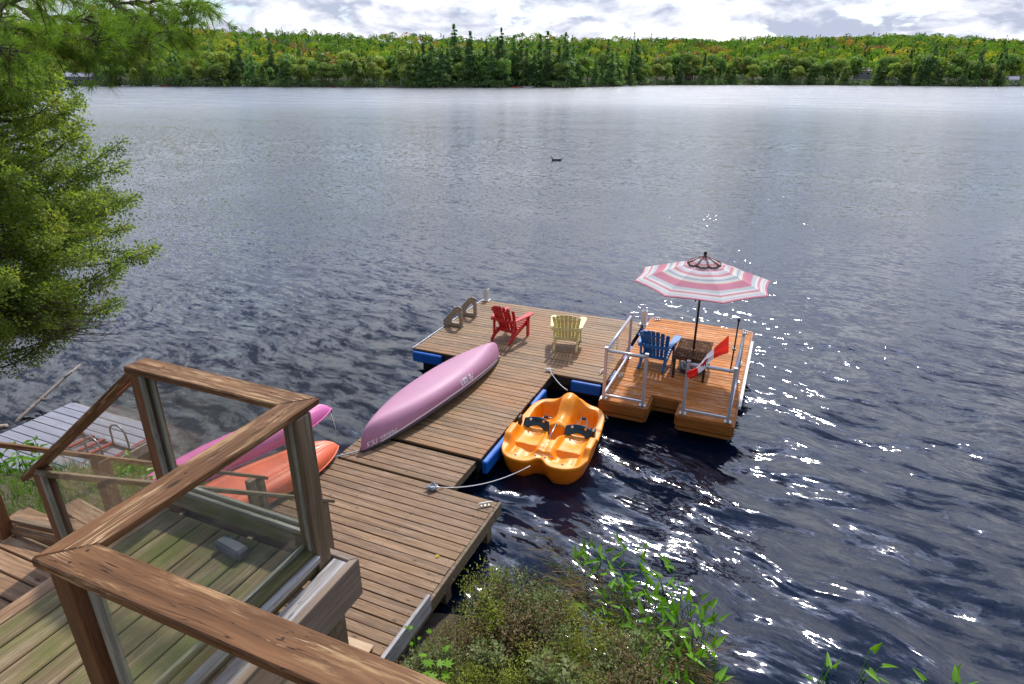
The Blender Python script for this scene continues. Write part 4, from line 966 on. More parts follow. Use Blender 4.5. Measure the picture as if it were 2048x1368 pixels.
# driftwood
t = thing('driftwood_log', 'bare grey driftwood log sticking out of the water beyond the raft', 'log', (-9.75, 10.8, 0), 0)
b = MB(); b.tube([(-.15, -.5, -.3), (0, 0, .02), (.12, .5, .18), (.30, 1.05, .40), (.42, 1.45, .52)], [.036, .035, .033, .028, .018], 9); b.build('trunk', M['drift'], t, smooth=True)
MB().tube([(.30, 1.05, .40), (.48, 1.08, .52)], [.03, .008], 5).build('stub', M['drift'], t); MB().tube([(.12, .5, .18), (.28, .46, .20)], [.03, .01], 5).build('stub', M['drift'], t)
o = MB().tube([(0, 0, 0), (.5, .2, .05), (1.1, .3, .1)], [.09, .08, .05], 8).build('driftwood_log', M['drift'], loc=(-10.6, 9.9, .1), smooth=True); tag(o, 'stubby driftwood end at the left frame edge above the raft', 'log')
# screws in the cap rails
t_r = [o for o in bpy.data.objects if o.name == 'glass_railing'][0]
b = MB()
for u, v in [(-2.015+d_, .92+e_) for d_ in (.07,) for e_ in (-.03, .03)]+[(-.35, .90), (-.35, .94), (-1.1, .93), (-2.03, 1.9), (-2.0, 1.9), (-2.015, 1.4), (-2.2, 2.04), (-2.2, 2.07), (-2.95, 2.04), (-2.95, 2.07)]:
    b.box((u-D0[0], v-D0[1], ZC-ZF+.0004), (.008, .008, .002))
tag(b.build('screws', M['nail'], t_r), kind='stuff')
# ------------------------------------------------------------------ canoe, kayaks, pedal boat
def sgnpow(c, p): return math.copysign(abs(c)**p, c)
def hull_point(x, th, h, beam, zg, zk, p_end=1.25, p_mid=.62, full=2.2, ridge=None):
    """upside-down hull; x in -1..1, th 0..pi from one gunwale over the keel to the other"""
    s = abs(x); b = beam*(1-s**full)**.78; g = zg(x); k = zk(x)
    e = p_mid+(p_end-p_mid)*s**3
    cy = sgnpow(math.cos(th), e); sz = abs(math.sin(th))**(e*.95)
    z = g+(k-g)*sz; y = b*cy
    if ridge: z += ridge(x, cy)*(1-s**4)
    return Vector((x*h, y, z))
def zg_c(x): return .16*(1-abs(x)**2.2)+.012
def zk_c(x):
    s = abs(x); return .02+.47*(1-s**16)**.5*(1-.02*s**2)-.035*s**4
ang = math.atan2(*(W(-5.36, 11.69)-W(-5.85, 7.19)).yx)
mid = (W(-5.36, 11.69)+W(-5.85, 7.19))/2
CH = (W(-5.36, 11.69)-W(-5.85, 7.19)).length/2
t = thing('canoe', 'long pink canoe lying upside down across the brown floating dock', 'canoe', (mid.x, mid.y, ZD+.004), ang)
NX, NT_ = 72, 26
def cpt(x, th, off=0.0):
    # gunwale ends sit on the planks; the hull leans a touch to the left
    p = hull_point(x, th, CH, .43, zg_c, zk_c)
    if off:
        p2 = hull_point(min(x+.004, .999), th, CH, .43, zg_c, zk_c)-p; p3 = hull_point(x, th+.01, CH, .43, zg_c, zk_c)-p
        nn = p2.cross(p3).normalized(); 
        if nn.dot(Vector((0, math.cos(th), math.sin(th)))) < 0: nn = -nn
        p = p+nn*off
    return p
b = MB(); b.grid([[cpt(-1+2*i/NX if 0 < i < NX else (-1+2*i/NX)*.9995, math.pi*j/NT_) for j in range(NT_+1)] for i in range(NX+1)])
o = b.build('hull', M['canoe'], t, smooth=True); mod = o.modifiers.new('thickness', 'SOLIDIFY'); mod.thickness = .008
for th in (0.0, math.pi):
    MB().tube([cpt(-1+2*i/60 if 0 < i < 60 else (-1+2*i/60)*.999, th)+Vector((0, math.copysign(.006, math.cos(th)), .0)) for i in range(61)], .017, 6).build('gunwale', M['canoe_trim'], t, smooth=True)
th0, th1 = math.pi-.055, math.pi-.105
P = [[cpt(-.86+1.70*i/50, q, .004) for q in (th0, th1)] for i in range(51)]
MB().grid(P).build('white_stripe', M['white_print'], t)
for s in (-1, 1):
    for th in (math.pi-.03, .03):
        c = cpt(s*.955, th); 
    MB().tube([cpt(s*.90, .02)+Vector((0, .0, .01)), cpt(s*.90, math.pi-.02)+Vector((0, 0, .01))], .018, 6).build('thwart', M['canoe_trim'], t)
for x in (-.93, -.90, .93, .955): MB().lathe([(0, .0), (.012, .002), (.012, -.004)], 8).build('rivet', M['white_print'], t, cpt(x, math.pi-.12, .006))
def text_mesh(s, size, shear=0.0, bold=.0):
    cu = bpy.data.curves.new('lettering', 'FONT'); cu.body = s; cu.size = size; cu.shear = shear; cu.offset = bold; cu.resolution_u = 2
    o = bpy.data.objects.new('lettering', cu); COL.objects.link(o)
    dg = bpy.context.evaluated_depsgraph_get(); me = bpy.data.meshes.new_from_object(o.evaluated_get(dg)); bpy.data.objects.remove(o); return me
def decal(s, name, x0, length, zlo, height, sh=.0, bold=.004):
    """print on the canoe's right side; the boat is upside down so the words hang upside down too"""
    me = text_mesh(s, 1.0, sh, bold); co = np.array([v.co[:] for v in me.vertices]); w0, w1 = co[:, 0].min(), co[:, 0].max(); h0, h1 = co[:, 1].min(), co[:, 1].max()
    for v in me.vertices:
        fx = (v.co.x-w0)/(w1-w0); fz = (v.co.y-h0)/(h1-h0)
        # viewed from the right side with bow away: text upside down runs from far to near
        x = (x0-fx*length)/CH; zt = zlo+(1-fz)*height
        lo, hi = math.pi-.8, math.pi-.001
        for _ in range(22):
            m_ = (lo+hi)/2
            if hull_point(x, m_, CH, .43, zg_c, zk_c).z > zt+zg_c(x): lo = m_
            else: hi = m_
        v.co = cpt(x, (lo+hi)/2, .005)
    me.materials.clear(); me.materials.append(M['white_print']); me.name = name
    return link(name, me, t)
decal('Pelican', 'lettering', .60, .46, .055, .17, .2, .016)
decal('Pelican 15.5', 'lettering', -1.62, .56, .05, .08, .2, .012)

def kayak(label, mat, a, c, beam, depth, roll=0.0, ridges=3):
    a, c = Vector(a), Vector(c); m_ = (a+c)/2; d = c-a; h = d.length/2
    t = thing('kayak', label, 'kayak', m_); 
    t.rotation_euler = Euler((roll, -math.asin(d.z/d.length), math.atan2(d.y, d.x)), 'XYZ')
    zg = lambda x: .07*(1-abs(x)**2)+.10*abs(x)**4; zk = lambda x: .02+depth*(1-abs(x)**9)**.6*(1-.10*abs(x)**2)+.03*abs(x)**4
    def rd(x, cy):
        s = 0
        for q in (-.62, -.22, .22, .62): s += .022*math.exp(-((cy-q*(1-.35*abs(x)))/.06)**2)
        return s-.012*math.exp(-((cy)/.12)**2)
    P = [[hull_point(-1+2*i/64 if 0 < i < 64 else (-1+2*i/64)*.9995, math.pi*j/48, h, beam, zg, zk, 1.1, .55, 2.4, rd) for j in range(49)] for i in range(65)]
    o = MB().grid(P).build('hull', M[mat], t, smooth=True); mod = o.modifiers.new('thickness', 'SOLIDIFY'); mod.thickness = .008
    for th in (0, math.pi):
        MB().tube([hull_point((-1+2*i/40)*.995, th, h, beam, zg, zk, 1.1, .55, 2.4)+Vector((0, 0, .005)) for i in range(41)], .014, 6).build('rim', M[mat], t, smooth=True)
    MB().tube([(h*.97, 0, .12), (h*1.0, .03, .05), (h*.99, .06, -.02), (h*.95, .05, .03)], .010, 6).build('bow_handle', M['black_pl'], t)
    return t
kayak('orange kayak with moulded hull ridges lying upside down on the shore dock', 'kayak_orange', (-4.85, 6.50, .53), (-2.88, 8.86, .53), .44, .30, .05)
kayak('magenta pink kayak upside down behind the orange one with raised bow', 'kayak_pink', (-5.45, 7.20, .62), (-3.08, 9.42, .92), .40, .30, -.10)

# pedal boat
t = thing('pedal_boat', 'yellow-orange plastic pedal boat with two dark seat backs floating beside the dock', 'boat', W(-3.12, 9.28, 0), ANG+R(2.5)); t.scale = (.98, .90, .96)
def ss(a, b_, x):
    q = min(1, max(0, (x-a)/(b_-a))); return q*q*(3-2*q)
def bx(x, a, b_, s): return ss(a-s, a+s, x)*(1-ss(b_-s, b_+s, x))
def top_z(x, y):
    ax = abs(x); z = .40
    z += .05*ss(.2, 1.2, y)
    z -= .27*bx(ax, .17, .60-.10*ss(.6, 1.1, y), .045)*bx(y, .20, .98-.10*ax, .07)            # foot wells with the pedals
    z += .25*math.exp(-((x/.27)**2+((y-.90)/.33)**2)**1.5); z -= .045*math.exp(-((x+.02)**2+(y-.84)**2)/.012)      # bow bulb
    z += .10*math.exp(-(x/.12)**2)*bx(y, .1, 1.0, .15)
    z -= .06*bx(ax, .15, .62, .05)*bx(y, -.62, .10, .06)                                      # seats
    z -= .045*math.exp(-(((ax-.40)/.17)**2+((y+.22)/.2)**2))
    cw = .06+.055*ss(-.45, .0, y)*1.6
    z -= .20*bx(x, -cw, cw, .018)*bx(y, -.42, .06, .02)                                        # console well
    z += .04*bx(ax, .0, .16, .04)*bx(y, -.75, .20, .08)
    z -= .10*bx(ax, .17, .62, .06)*bx(y, -1.04, -.66+.05*math.cos(9*ax), .04)                  # rear foot wells
    z -= .06*bx(ax, .0, .19, .03)*bx(y, -.97, -.86, .025)
    z += .13*bx(ax, .66, .80, .03)*bx(y, -.70, -.16, .10)                                      # arm rests
    z += .02*math.sin(ax*17)*bx(y, -1.1, -.7, .1)
    return z
def bmap(a_, b_):
    yf = 1.24-.12*(1-math.exp(-(a_/.35)**2))-.36*abs(a_)**7; ys_ = -1.26+.20*math.exp(-(a_/.20)**2)+.42*abs(a_)**6
    y = ys_+(yf-ys_)*(b_+1)/2; x = .775*a_*(1-.05*b_*b_-.03*b_)
    return x, y
NA, NB = 96, 150
P = []
for j in range(NB+1):
    row = []
    for i in range(NA+1):
        a_ = -1+2*i/NA; b_ = -1+2*j/NB; a_ = math.copysign(abs(a_)**.85, a_); x, y = bmap(a_, b_); row.append(Vector((x, y, top_z(x, y))))
    P.append(row)
b = MB().grid(P)
b.build('deck_moulding', M['pedal'], t, smooth=True)
ring = [P[0][i] for i in range(NA+1)]+[P[j][NA] for j in range(1, NB+1)]+[P[NB][i] for i in range(NA-1, -1, -1)]+[P[j][0] for j in range(NB-1, 0, -1)]
def ringat(off, zf):
    out_ = []
    n = len(ring)
    for k, p in enumerate(ring):
        q = ring[(k+3) % n]-ring[k-3]; nn = Vector((q.y, -q.x, 0)).normalized()
        out_.append(Vector((p.x+nn.x*off, p.y+nn.y*off, zf(p))))
    return out_
R0 = ringat(0, lambda p: p.z); R1_ = ringat(.018, lambda p: p.z-.004); R2_ = ringat(.024, lambda p: p.z-.03); R3_ = ringat(.016, lambda p: p.z-.055)
R4_ = ringat(.0, lambda p: .30 if p.y > -1 else .26); R5_ = ringat(-.045, lambda p: .10); R6_ = ringat(-.13, lambda p: -.05); R7_ = ringat(-.25, lambda p: -.12)
MB().grid([R0, R1_, R2_, R3_], closed_v=True, flip=True).build('rim', M['pedal'], t, smooth=True)
MB().grid([R3_, R4_, R5_, R6_, R7_], closed_v=True, flip=True).build('lower_hull', M['pedal_low'], t, smooth=True)
for s in (-1, 1):
    # reversible seat backs: a curved dark panel on two brackets
    Pn = []; cx = s*.40
    for i in range(17):
        q = -1+2*i/16; row = []
        for j in range(7):
            f = j/6; zt = .30+.20*f+.02*math.cos(q*1.5); x = cx+q*(.27-.03*f); y = .06+.09*f-.10*q*q*(1-.2*f)
            if f < .4: zt += .06*math.exp(-(q/.5)**2)*(1-f/.4)
            row.append(Vector((x, y, zt)))
        Pn.append(row)
    o = MB().grid(Pn).build('seat_back', M['teal'], t, smooth=True); mod = o.modifiers.new('thickness', 'SOLIDIFY'); mod.thickness = .030
    for q in (-.12, .13): MB().lathe([(0, 0), (.022, 0), (.022, -.02)], 10).build('slot', M['sticker_w'] if q < 0 else M['pedal'], t, (cx+q, .04, .50), (R(80), 0, 0))
    MB().box((s*.70 if s > 0 else -.70, -.04, .48), (.05, .16, .20)).build('seat_bracket', M['black_pl'], t, bevel=.012)
    MB().tube([(s*.70, -.06, .46), (s*.71, -.22, .34)], .018, 8).build('bracket_strut', M['galv'], t, smooth=True)
    MB().tube([(s*.40-.12, -.05, .335), (s*.40+.12, -.16, .325)], .005, 5).build('seat_cord', M['black_pl'], t)
    # cranked pedals
    b = MB(); pts = [(s*.22, .52, .34), (s*.30, .52, .34), (s*.33, .60, .42 if s > 0 else .30), (s*.42, .60, .42 if s > 0 else .30), (s*.45, .50, .26), (s*.54, .50, .26)]
    b.tube(pts, .014, 7); b.build('crank', M['galv'], t, smooth=True)
    MB().tube([(s*.335, .60, .42 if s > 0 else .30), (s*.415, .60, .42 if s > 0 else .30)], .034, 8).build('pedal', M['black_pl'], t); MB().tube([(s*.46, .50, .26), (s*.56, .50, .26)], .036, 8).build('pedal', M['black_pl'], t)
MB().tube([(-.035, -.38, .36), (-.035, -.36, .42), (-.02, .02, .50), (-.02, .05, .44)], .013, 8).build('steering_lever', M['galv'], t, smooth=True)
MB().box((0, -.60, top_z(0, -.60)+.004), (.10, .10, .004)).build('label_sticker', M['sticker_w'], t); MB().box((0, -.565, top_z(0, -.565)+.007), (.09, .02, .003)).build('label_print', M['red_paint'], t)
MB().box((0, -.915, top_z(0, -.915)+.004), (.34, .05, .006)).build('recess', M['dull_brown'], t, bevel=.002)  # dark brown strip laid on the floor of the rear recess
for x, y in ((-.42, -1.13), (.42, -1.13), (-.09, -1.045), (.09, -1.045)): MB().lathe([(0, .006), (.022, .004), (.02, 0)], 8).build('plug', M['dull_brown'], t, (x, y, top_z(x, y)))
MB().box((.805, .02, .22), (.006, .09, .05), (0, .15, 0)).build('side_sticker', M['sticker_b'], t)

# ropes
def rope(label, pts, r=.008, mat='rope', name='mooring_rope', sag=0.0):
    a = [Vector(p) for p in pts]
    if len(a) == 2 and sag: a = [a[0].lerp(a[1], i/14)-Vector((0, 0, sag*4*(i/14)*(1-i/14))) for i in range(15)]
    o = MB().tube(a, r, 6).build(name, M[mat], smooth=True); tag(o, label, 'rope'); return o
rope('pale mooring rope from the shore dock cleat to the pedal boat stern', [W(-4.12, 6.75, .54), W(-3.13, 8.02, .40)], sag=.13)
rope('pale rope from the inner dock corner down to the pedal boat bow', [W(-4.02, 11.36, .50), W(-3.30, 10.40, .62)], sag=.06)
def coil(label, p, r, n, rr=.009, mat='rope_grey', name='rope_coil', hz=.05):
    rsx = random.Random(hash(label) % 1000); pts = []
    for i in range(n*14): q = i/14*2*math.pi; k = r*(.55+.45*abs(math.sin(i*.37+1)))*rsx.uniform(.9, 1.1); pts.append(Vector(p)+Vector((k*math.cos(q), k*.8*math.sin(q), rr+hz*rsx.random())))
    o = MB().tube(pts, rr, 5).build(name, M[mat], smooth=True); tag(o, label, 'rope'); return o
coil('small grey rope bundle wrapped on the shore dock cleat', W(-4.20, 6.72, .51), .075, 5, .010, hz=.06)
coil('pale rope knot on the inner corner cleat of the brown dock', W(-4.05, 11.38, .46), .06, 4, .008, 'rope', hz=.05)
rope('pale twisted rope from the canoe bow to the orange kayak', [W(-5.88, 7.17, .49), W(-6.0, 6.99, .50), W(-6.12, 6.80, .52), W(-6.22, 6.72, .53), W(-6.30, 6.60, .56)], .012, 'rope_grey')
coil('pale rope loops beside the tip of the orange kayak', W(-6.26, 6.62, .51), .09, 4, .009, 'rope_grey', hz=.05)
rope('short rope hanging from the magenta kayak bow', [(-3.10, 9.36, .95), (-3.05, 9.34, .70), (-3.02, 9.32, .52)], .007)
rope('short rope tying the two floating docks together', [W(-2.95, 11.78, .49), W(-2.80, 11.70, .47), W(-2.62, 11.64, .55), W(-2.55, 11.64, .55)], .009)
rope('thin pale rope leading from the raft into the bank grass', [W(-10.3, 4.0, .42), W(-10.75, 3.45, .80)], .012)

# ------------------------------------------------------------------ chairs
def adirondack(label, mat, loc, rz):
    """faces +Y; rear leg ends at y=-.42"""
    t = thing('adirondack_chair', label, 'chair', loc, rz, 'Adirondack chairs on the docks'); m = M[mat]
    for s in (-1, 1):
        o = MB().prism([(-.46, .0), (-.40, .0), (-.28, .09), (.40, .30), (.40, .38), (.30, .385), (-.30, .20), (-.46, .07)], -.018, .018, Matrix.Translation((s*.255, 0, 0)) @ Matrix(((0, 0, 1, 0), (1, 0, 0, 0), (0, 1, 0, 0), (0, 0, 0, 1)))).build('rear_leg', m, t, bevel=.004)
        MB().prism([(.27, 0), (.37, 0), (.38, .54), (.26, .54)], -.018, .018, Matrix.Translation((s*.295, 0, 0)) @ Matrix(((0, 0, 1, 0), (1, 0, 0, 0), (0, 1, 0, 0), (0, 0, 0, 1)))).build('front_leg', m, t, bevel=.004)
        b = MB(); poly = [(-.055, -.30), (.04, -.30), (.065, -.05), (.095, .18), (.10, .36), (.06, .43), (-.03, .43), (-.065, .36), (-.055, .1)]
        poly = [(s*x, y) for x, y in poly]; poly = poly if s > 0 else poly[::-1]
        b.prism(poly, 0, .024, Matrix.Translation((s*.32, 0, .545))); b.build('arm', m, t, bevel=.004)
        MB().prism([(0, 0), (.07, 0), (0, -.16)] if True else [], -.014, .014, Matrix.Translation((s*.335, .29, .54)) @ Matrix(((0, 0, 1, 0), (1, 0, 0, 0), (0, 1, 0, 0), (0, 0, 0, 1)))).build('arm_bracket', m, t)
        MB().bar((s*.25, -.33, .16), (s*.29, -.26, .55), .035, .07).build('back_post', m, t, bevel=.004)
    for i in range(6):
        y = .36-i*.082; z = .375-(i*.082)*.29
        MB().box((0, y, z+.012), (.55, .072, .020), (-.27+.0, 0, 0)).build('seat_slat', m, t, bevel=.004)
    # fan back
    tilt = R(24)
    def bk(x, h, off=0): return Vector((x, -.16-h*math.sin(tilt)-off*math.cos(tilt), .22+h*math.cos(tilt)-off*math.sin(tilt)))
    n = 7
    for i in range(n):
        q = (i-(n-1)/2); x0 = q*.068; x1 = q*.094; w0, w1 = .030, .042; H_ = .78-.013*q*q; cv = .010*q*q
        vs = []
        for (xx, hw_, h) in ((x0, w0, -.02), (x1, w1, H_-.03), (x1, w1*.75, H_)):
            for dx in (-hw_, hw_):
                p = bk(xx+dx, h, 0); p.y += cv; vs.append(p)
        back = [v+Vector((0, -math.cos(tilt)*.018, -math.sin(tilt)*.018)) for v in vs]
        b = MB(); b.add(vs+back, [(0, 1, 3, 2), (2, 3, 5, 4), (7, 6, 8, 9), (9, 8, 10, 11), (0, 2, 8, 6), (2, 4, 10, 8), (1, 7, 9, 3), (3, 9, 11, 5), (4, 5, 11, 10), (0, 6, 7, 1)])
        b.build('back_slat', m, t, bevel=.003)
    P_ = [bk(x, .36, .045)+Vector((0, .25*x*x*4*.12, 0)) for x in np.linspace(-.33, .33, 9)]
    b = MB()
    for a_, c_ in zip(P_[:-1], P_[1:]): b.bar(a_, c_, .03, .075)
    b.build('arm_support', m, t); MB().bar(bk(-.27, .04, .035), bk(.27, .04, .035), .028, .08).build('lower_support', m, t, bevel=.004)
    b = MB(); Pq = [bk(x, .66-.35*x*x, .028) for x in np.linspace(-.25, .25, 7)]
    for a_, c_ in zip(Pq[:-1], Pq[1:]): b.bar(a_, c_, .018, .03)
    b.build('top_support', m, t); return t
cc = lambda l, r: (Vector(l)+Vector(r))/2
adirondack('red Adirondack chair angled right on the far brown dock', 'ch_red', W(-5.56, 12.82, ZD+.004), ANG-R(9))
adirondack('pale yellow Adirondack chair facing the open lake on the brown dock', 'ch_yel', W(-4.15, 12.89, ZD+.004), ANG+R(13))
adirondack('blue Adirondack chair beside the umbrella table on the orange float', 'ch_blue', W(-2.01, 12.57, ZE+.004), ANG-R(4))

# ------------------------------------------------------------------ umbrella table
TU, TV = -1.25, 12.52
t = thing('patio_table', 'low dark brown slatted table under the striped umbrella', 'table', W(TU, TV, ZE+.003), ANG)
zt = .50; nsl = 11
for i in range(nsl):
    x = -.345+.69*(i+.5)/nsl
    if abs(x) < .04:
        for s in (-1, 1): MB().box((x, s*.285, zt-.011), (.058, .47, .022)).build('slat', M['table'], t, bevel=.003)
    else: MB().box((x, 0, zt-.011), (.058, 1.04, .022)).build('slat', M['table'], t, bevel=.003)
for s in (-1, 1):
    MB().box((0, s*.50, zt-.05), (.64, .025, .05)).build('apron', M['table'], t); MB().box((s*.31, 0, zt-.05), (.025, .98, .05)).build('apron', M['table'], t)
    for q in (-1, 1): MB().box((s*.30, q*.47, (zt-.024)/2), (.05, .05, zt-.024)).build('leg', M['table'], t, bevel=.003)
gU = W(TU, TV, ZE)
t = thing('patio_umbrella', 'pink and white striped eight-panel umbrella over the dark table', 'umbrella', (gU.x, gU.y, ZE+.003), 0)
MB().tube([(0, 0, .05), (0, 0, 2.48)], .024, 12).build('pole', M['pole'], t, smooth=True)
Rr, zr, za = 1.36, 1.99, 2.42            # rim radius, rim height at ribs, apex of canopy
RX = math.radians(0)
a0 = -math.pi/2                           # one rib points towards the shore
def cano(r, th):
    """r 0..1 along the rib; panel cloth sinks a little between ribs"""
    k = ((th-a0) % (math.pi/4))/(math.pi/4); c = math.cos(math.pi/8)/math.cos((k-.5)*math.pi/4)
    rad = Rr*r*c*(1-.035*math.sin(math.pi*k)*r*r); zz_ = za-(za-zr)*(r**1.16)-.022*math.sin(math.pi*k)*math.sin(math.pi*min(1, r))
    if r >= .999: zz_ += 0
    return Vector((rad*math.cos(th), rad*math.sin(th), zz_))
for p_ in range(8):
    th0 = a0+p_*math.pi/4; nr, nt = 18, 10
    me = MB(); P = [[cano(.10+.90*i/nr, th0+1e-4+(math.pi/4-2e-4)*j/nt) for j in range(nt+1)] for i in range(nr+1)]
    me.grid(P); mesh = me.mesh('canopy_panel', M['umbrella'], smooth=True); uvl = mesh.uv_layers.new(name='UVMap')
    for li, lp in enumerate(mesh.loops): uvl.data[li].uv = ((lp.vertex_index % (nt+1))/nt, .04+.96*(lp.vertex_index//(nt+1))/nr)
    link('canopy_panel', mesh, t)
    a = [cano(.12+.86*i/8, th0)-Vector((0, 0, .022)) for i in range(9)]
    rb = MB().tube(a, .009, 6).build('rib', M['pole'], t); MB().tube([cano(.5, th0)-Vector((0, 0, .03)), Vector((0, 0, 2.02))], .007, 5).build('stretcher', M['pole'], rb)
    # hem
    MB().tube([cano(1.0, th0+math.pi/4*j/10)-Vector((0, 0, .006)) for j in range(11)], .008, 5).build('hem', M['umbrella'], t)
Pv = []
for i in range(7):
    f = i/6; row = []
    for j in range(64):
        th = a0+2*math.pi*j/64; k = ((th-a0) % (math.pi/4))/(math.pi/4); fl = math.sin(math.pi*k)
        rad = .02+.29*f*(1+.02*fl); zz_ = za+.075-.13*f**1.1-.02*fl*f*f+.012*math.sin(j*2.3)*f*f
        row.append(Vector((rad*math.cos(th), rad*math.sin(th), zz_)))
    Pv.append(row)
mesh = MB().grid(Pv, closed_v=True).mesh('vent_cap', M['umbrella'], smooth=True); uvl = mesh.uv_layers.new(name='UVMap')
for li, lp in enumerate(mesh.loops): uvl.data[li].uv = (0, .17+.26*(lp.vertex_index//64)/6)
link('vent_cap', mesh, t)
MB().tube([v-Vector((0, 0, .004)) for v in Pv[-1]], .016, 6, closed=True).build('vent_trim', M['brown_trim'], t)
for p_ in range(8):
    th = a0+p_*math.pi/4; MB().bar(Vector((0, 0, za+.085)), Vector((.31*math.cos(th), .31*math.sin(th), za-.045)), .035, .014).build('vent_rib', M['brown_trim'], t)
MB().lathe([(0, .055), (.026, .048), (.040, .02), (.034, 0), (.02, -.02), (.02, -.05)], 12).build('finial', M['pole'], t, (0, 0, za+.115), smooth=True)
MB().tube([(-.06, -.04, 2.3), (-.10, -.06, 1.9), (-.10, -.06, 1.62)], .004, 5).build('crank_cord', M['black_pl'], t); MB().lathe([(0, .03), (.014, .02), (.014, -.03), (0, -.04)], 8).build('cord_toggle', M['black_pl'], t, (-.10, -.06, 1.60))
t = thing('umbrella_base', 'mottled grey weighted umbrella base under the dark table', 'base', (gU.x, gU.y, ZE+.003))
MB().lathe([(.03, .16), (.05, .14), (.05, .05), (.10, .045), (.24, .03), (.25, 0)], 20).build('base_plate', M['dark_metal'], t, smooth=True)
for k in range(9):
    r_ = random.uniform(.16, .24); pts = [Vector((r_*math.cos(q)*random.uniform(.9, 1.1), r_*math.sin(q)*random.uniform(.9, 1.1), .05+.012*k+random.uniform(0, .02))) for q in np.linspace(0, 2*math.pi, 18)[:-1]]
    MB().tube(pts, .020, 6, closed=True).build('weight_ring', M['rope_grey'] if k % 2 else M['steel_tube'], t, smooth=True)

# ------------------------------------------------------------------ flag
pole0 = W(-.40, 10.64, ZE+1.06)
t = thing('flag_pole', 'thin black flagpole clamped to the right corner of the white railing', 'flagpole', pole0)
MB().tube([(0, 0, -.12), (.02, .02, .36), (.035, .04, .84)], .014, 8).build('pole', M['pole'], t, smooth=True); MB().lathe([(0, .04), (.026, .02), (.026, -.02), (0, -.03)], 10).build('finial', M['black_pl'], t, (.035, .04, .86), smooth=True)
MB().box((.018, .02, .33), (.05, .05, .04)).build('clamp', M['galv'], t)
def on_wall(px, py, y):
    x = px-1024; yy = 684-py; c, s = math.cos(R(PITCH)), math.sin(R(PITCH)); d = Vector((x, FOC*c+yy*s, -FOC*s+yy*c)); return d*(y/d.y)+Vector((0, 0, CAM_H))
yf = pole0.y
st = [((1458, 670), (1457, 706), -.02), ((1441, 686), (1440, 710), -.05), ((1427, 700), (1426, 716), -.02), ((1414, 709), (1416, 728), .06), ((1403, 722), (1409, 740), .02), ((1393, 733), (1401, 747), -.06), ((1383, 739), (1392, 754), -.02), ((1371, 747), (1380, 758), .03)]
# folds: the cloth is drawn as a ribbon with a doubled-over upper edge
P = []
for i in range(57):
    f = i/56*(len(st)-1); k = min(int(f), len(st)-2); g = f-k; g = g*g*(3-2*g)
    tp = [st[k][0][q]*(1-g)+st[k+1][0][q]*g for q in (0, 1)]; bt = [st[k][1][q]*(1-g)+st[k+1][1][q]*g for q in (0, 1)]; dy = st[k][2]*(1-g)+st[k+1][2]*g
    A_ = on_wall(*tp, yf+dy); B_ = on_wall(*bt, yf+dy+.05*math.sin(i*.25))
    row = []
    for j in range(15):
        h_ = j/14; p = A_.lerp(B_, h_); fold = .05*(i/56)**.5*math.sin(h_*math.pi*3+i*.12); p = p+Vector((.25*fold, fold, .3*fold)); row.append(p-pole0)
    P.append(row)
mesh = MB().grid(P).mesh('flag', M['flag'], smooth=True); uvl = mesh.uv_layers.new(name='UVMap')
for li, lp in enumerate(mesh.loops): uvl.data[li].uv = ((lp.vertex_index//15)/56, (lp.vertex_index % 15)/14)
t = thing('flag', 'red and white maple leaf flag drooping from the black pole', 'flag', pole0)
link('cloth', mesh, t)
# maple leaf, seen folded in the white band
leaf = [(0, 1), (.12, .72), (.30, .80), (.24, .42), (.46, .60), (.52, .48), (.80, .50), (.70, .25), (.80, .18), (.42, -.16), (.46, -.32), (.06, -.26), (.06, -.70), (-.06, -.70), (-.06, -.26), (-.46, -.32), (-.42, -.16), (-.80, .18), (-.70, .25), (-.80, .50), (-.52, .48), (-.46, .60), (-.24, .42), (-.30, .80), (-.12, .72)]
def flag_pt(fu, fv, off):
    i = min(55, max(0, int(fu*56))); j = min(13, max(0, int(fv*14))); a_, b_ = fu*56-i, fv*14-j
    p = P[i][j].lerp(P[i+1][j], a_).lerp(P[i][j+1].lerp(P[i+1][j+1], a_), b_)
    nn = (P[i+1][j]-P[i][j]).cross(P[i][j+1]-P[i][j]).normalized()
    if nn.y > 0: nn = -nn
    return p+nn*off
b = MB(); cs = [flag_pt(.5, .5, .004)]+[flag_pt(.5+x*.19, .5-y*.40, .004) for x, y in leaf]
b.add(cs, [(0, 1+i, 1+(i+1) % len(leaf)) for i in range(len(leaf))]); b.build('maple_leaf', M['flag_red'], t)

# ------------------------------------------------------------------ loon on the open water
q = ray_plane(1113, 320.5)
t = thing('loon', 'dark loon swimming alone on the open lake beyond the dock', 'bird', (q.x, q.y, .02), R(4)); t.scale = (.95, .95, .95)
P = []
for i in range(15):
    s = -1+2*i/14; r_ = .13*(1-abs(s)**2.4)**.6+.004; P.append([Vector((s*.42, r_*1.05*math.cos(a_), .035+r_*.85*math.sin(a_)+.03*s*s*(s > 0))) for a_ in np.linspace(0, 2*math.pi, 12, endpoint=False)])
MB().grid(P, closed_v=True).build('body', M['loon_w'], t, smooth=True)
MB().tube([(-.33, 0, .05), (-.38, 0, .15), (-.41, 0, .23), (-.44, 0, .26), (-.50, 0, .255)], [.06, .045, .042, .045, .03], 10).build('head', M['loon_b'], t, smooth=True)
MB().tube([(-.49, 0, .255), (-.60, 0, .24)], [.014, .003], 6).build('bill', M['loon_b'], t)
MB().tube([(.0, 0, -.02), (.36, 0, .03), (.48, 0, .06)], [.11, .06, .02], 8).build('tail', M['loon_b'], t, smooth=True)
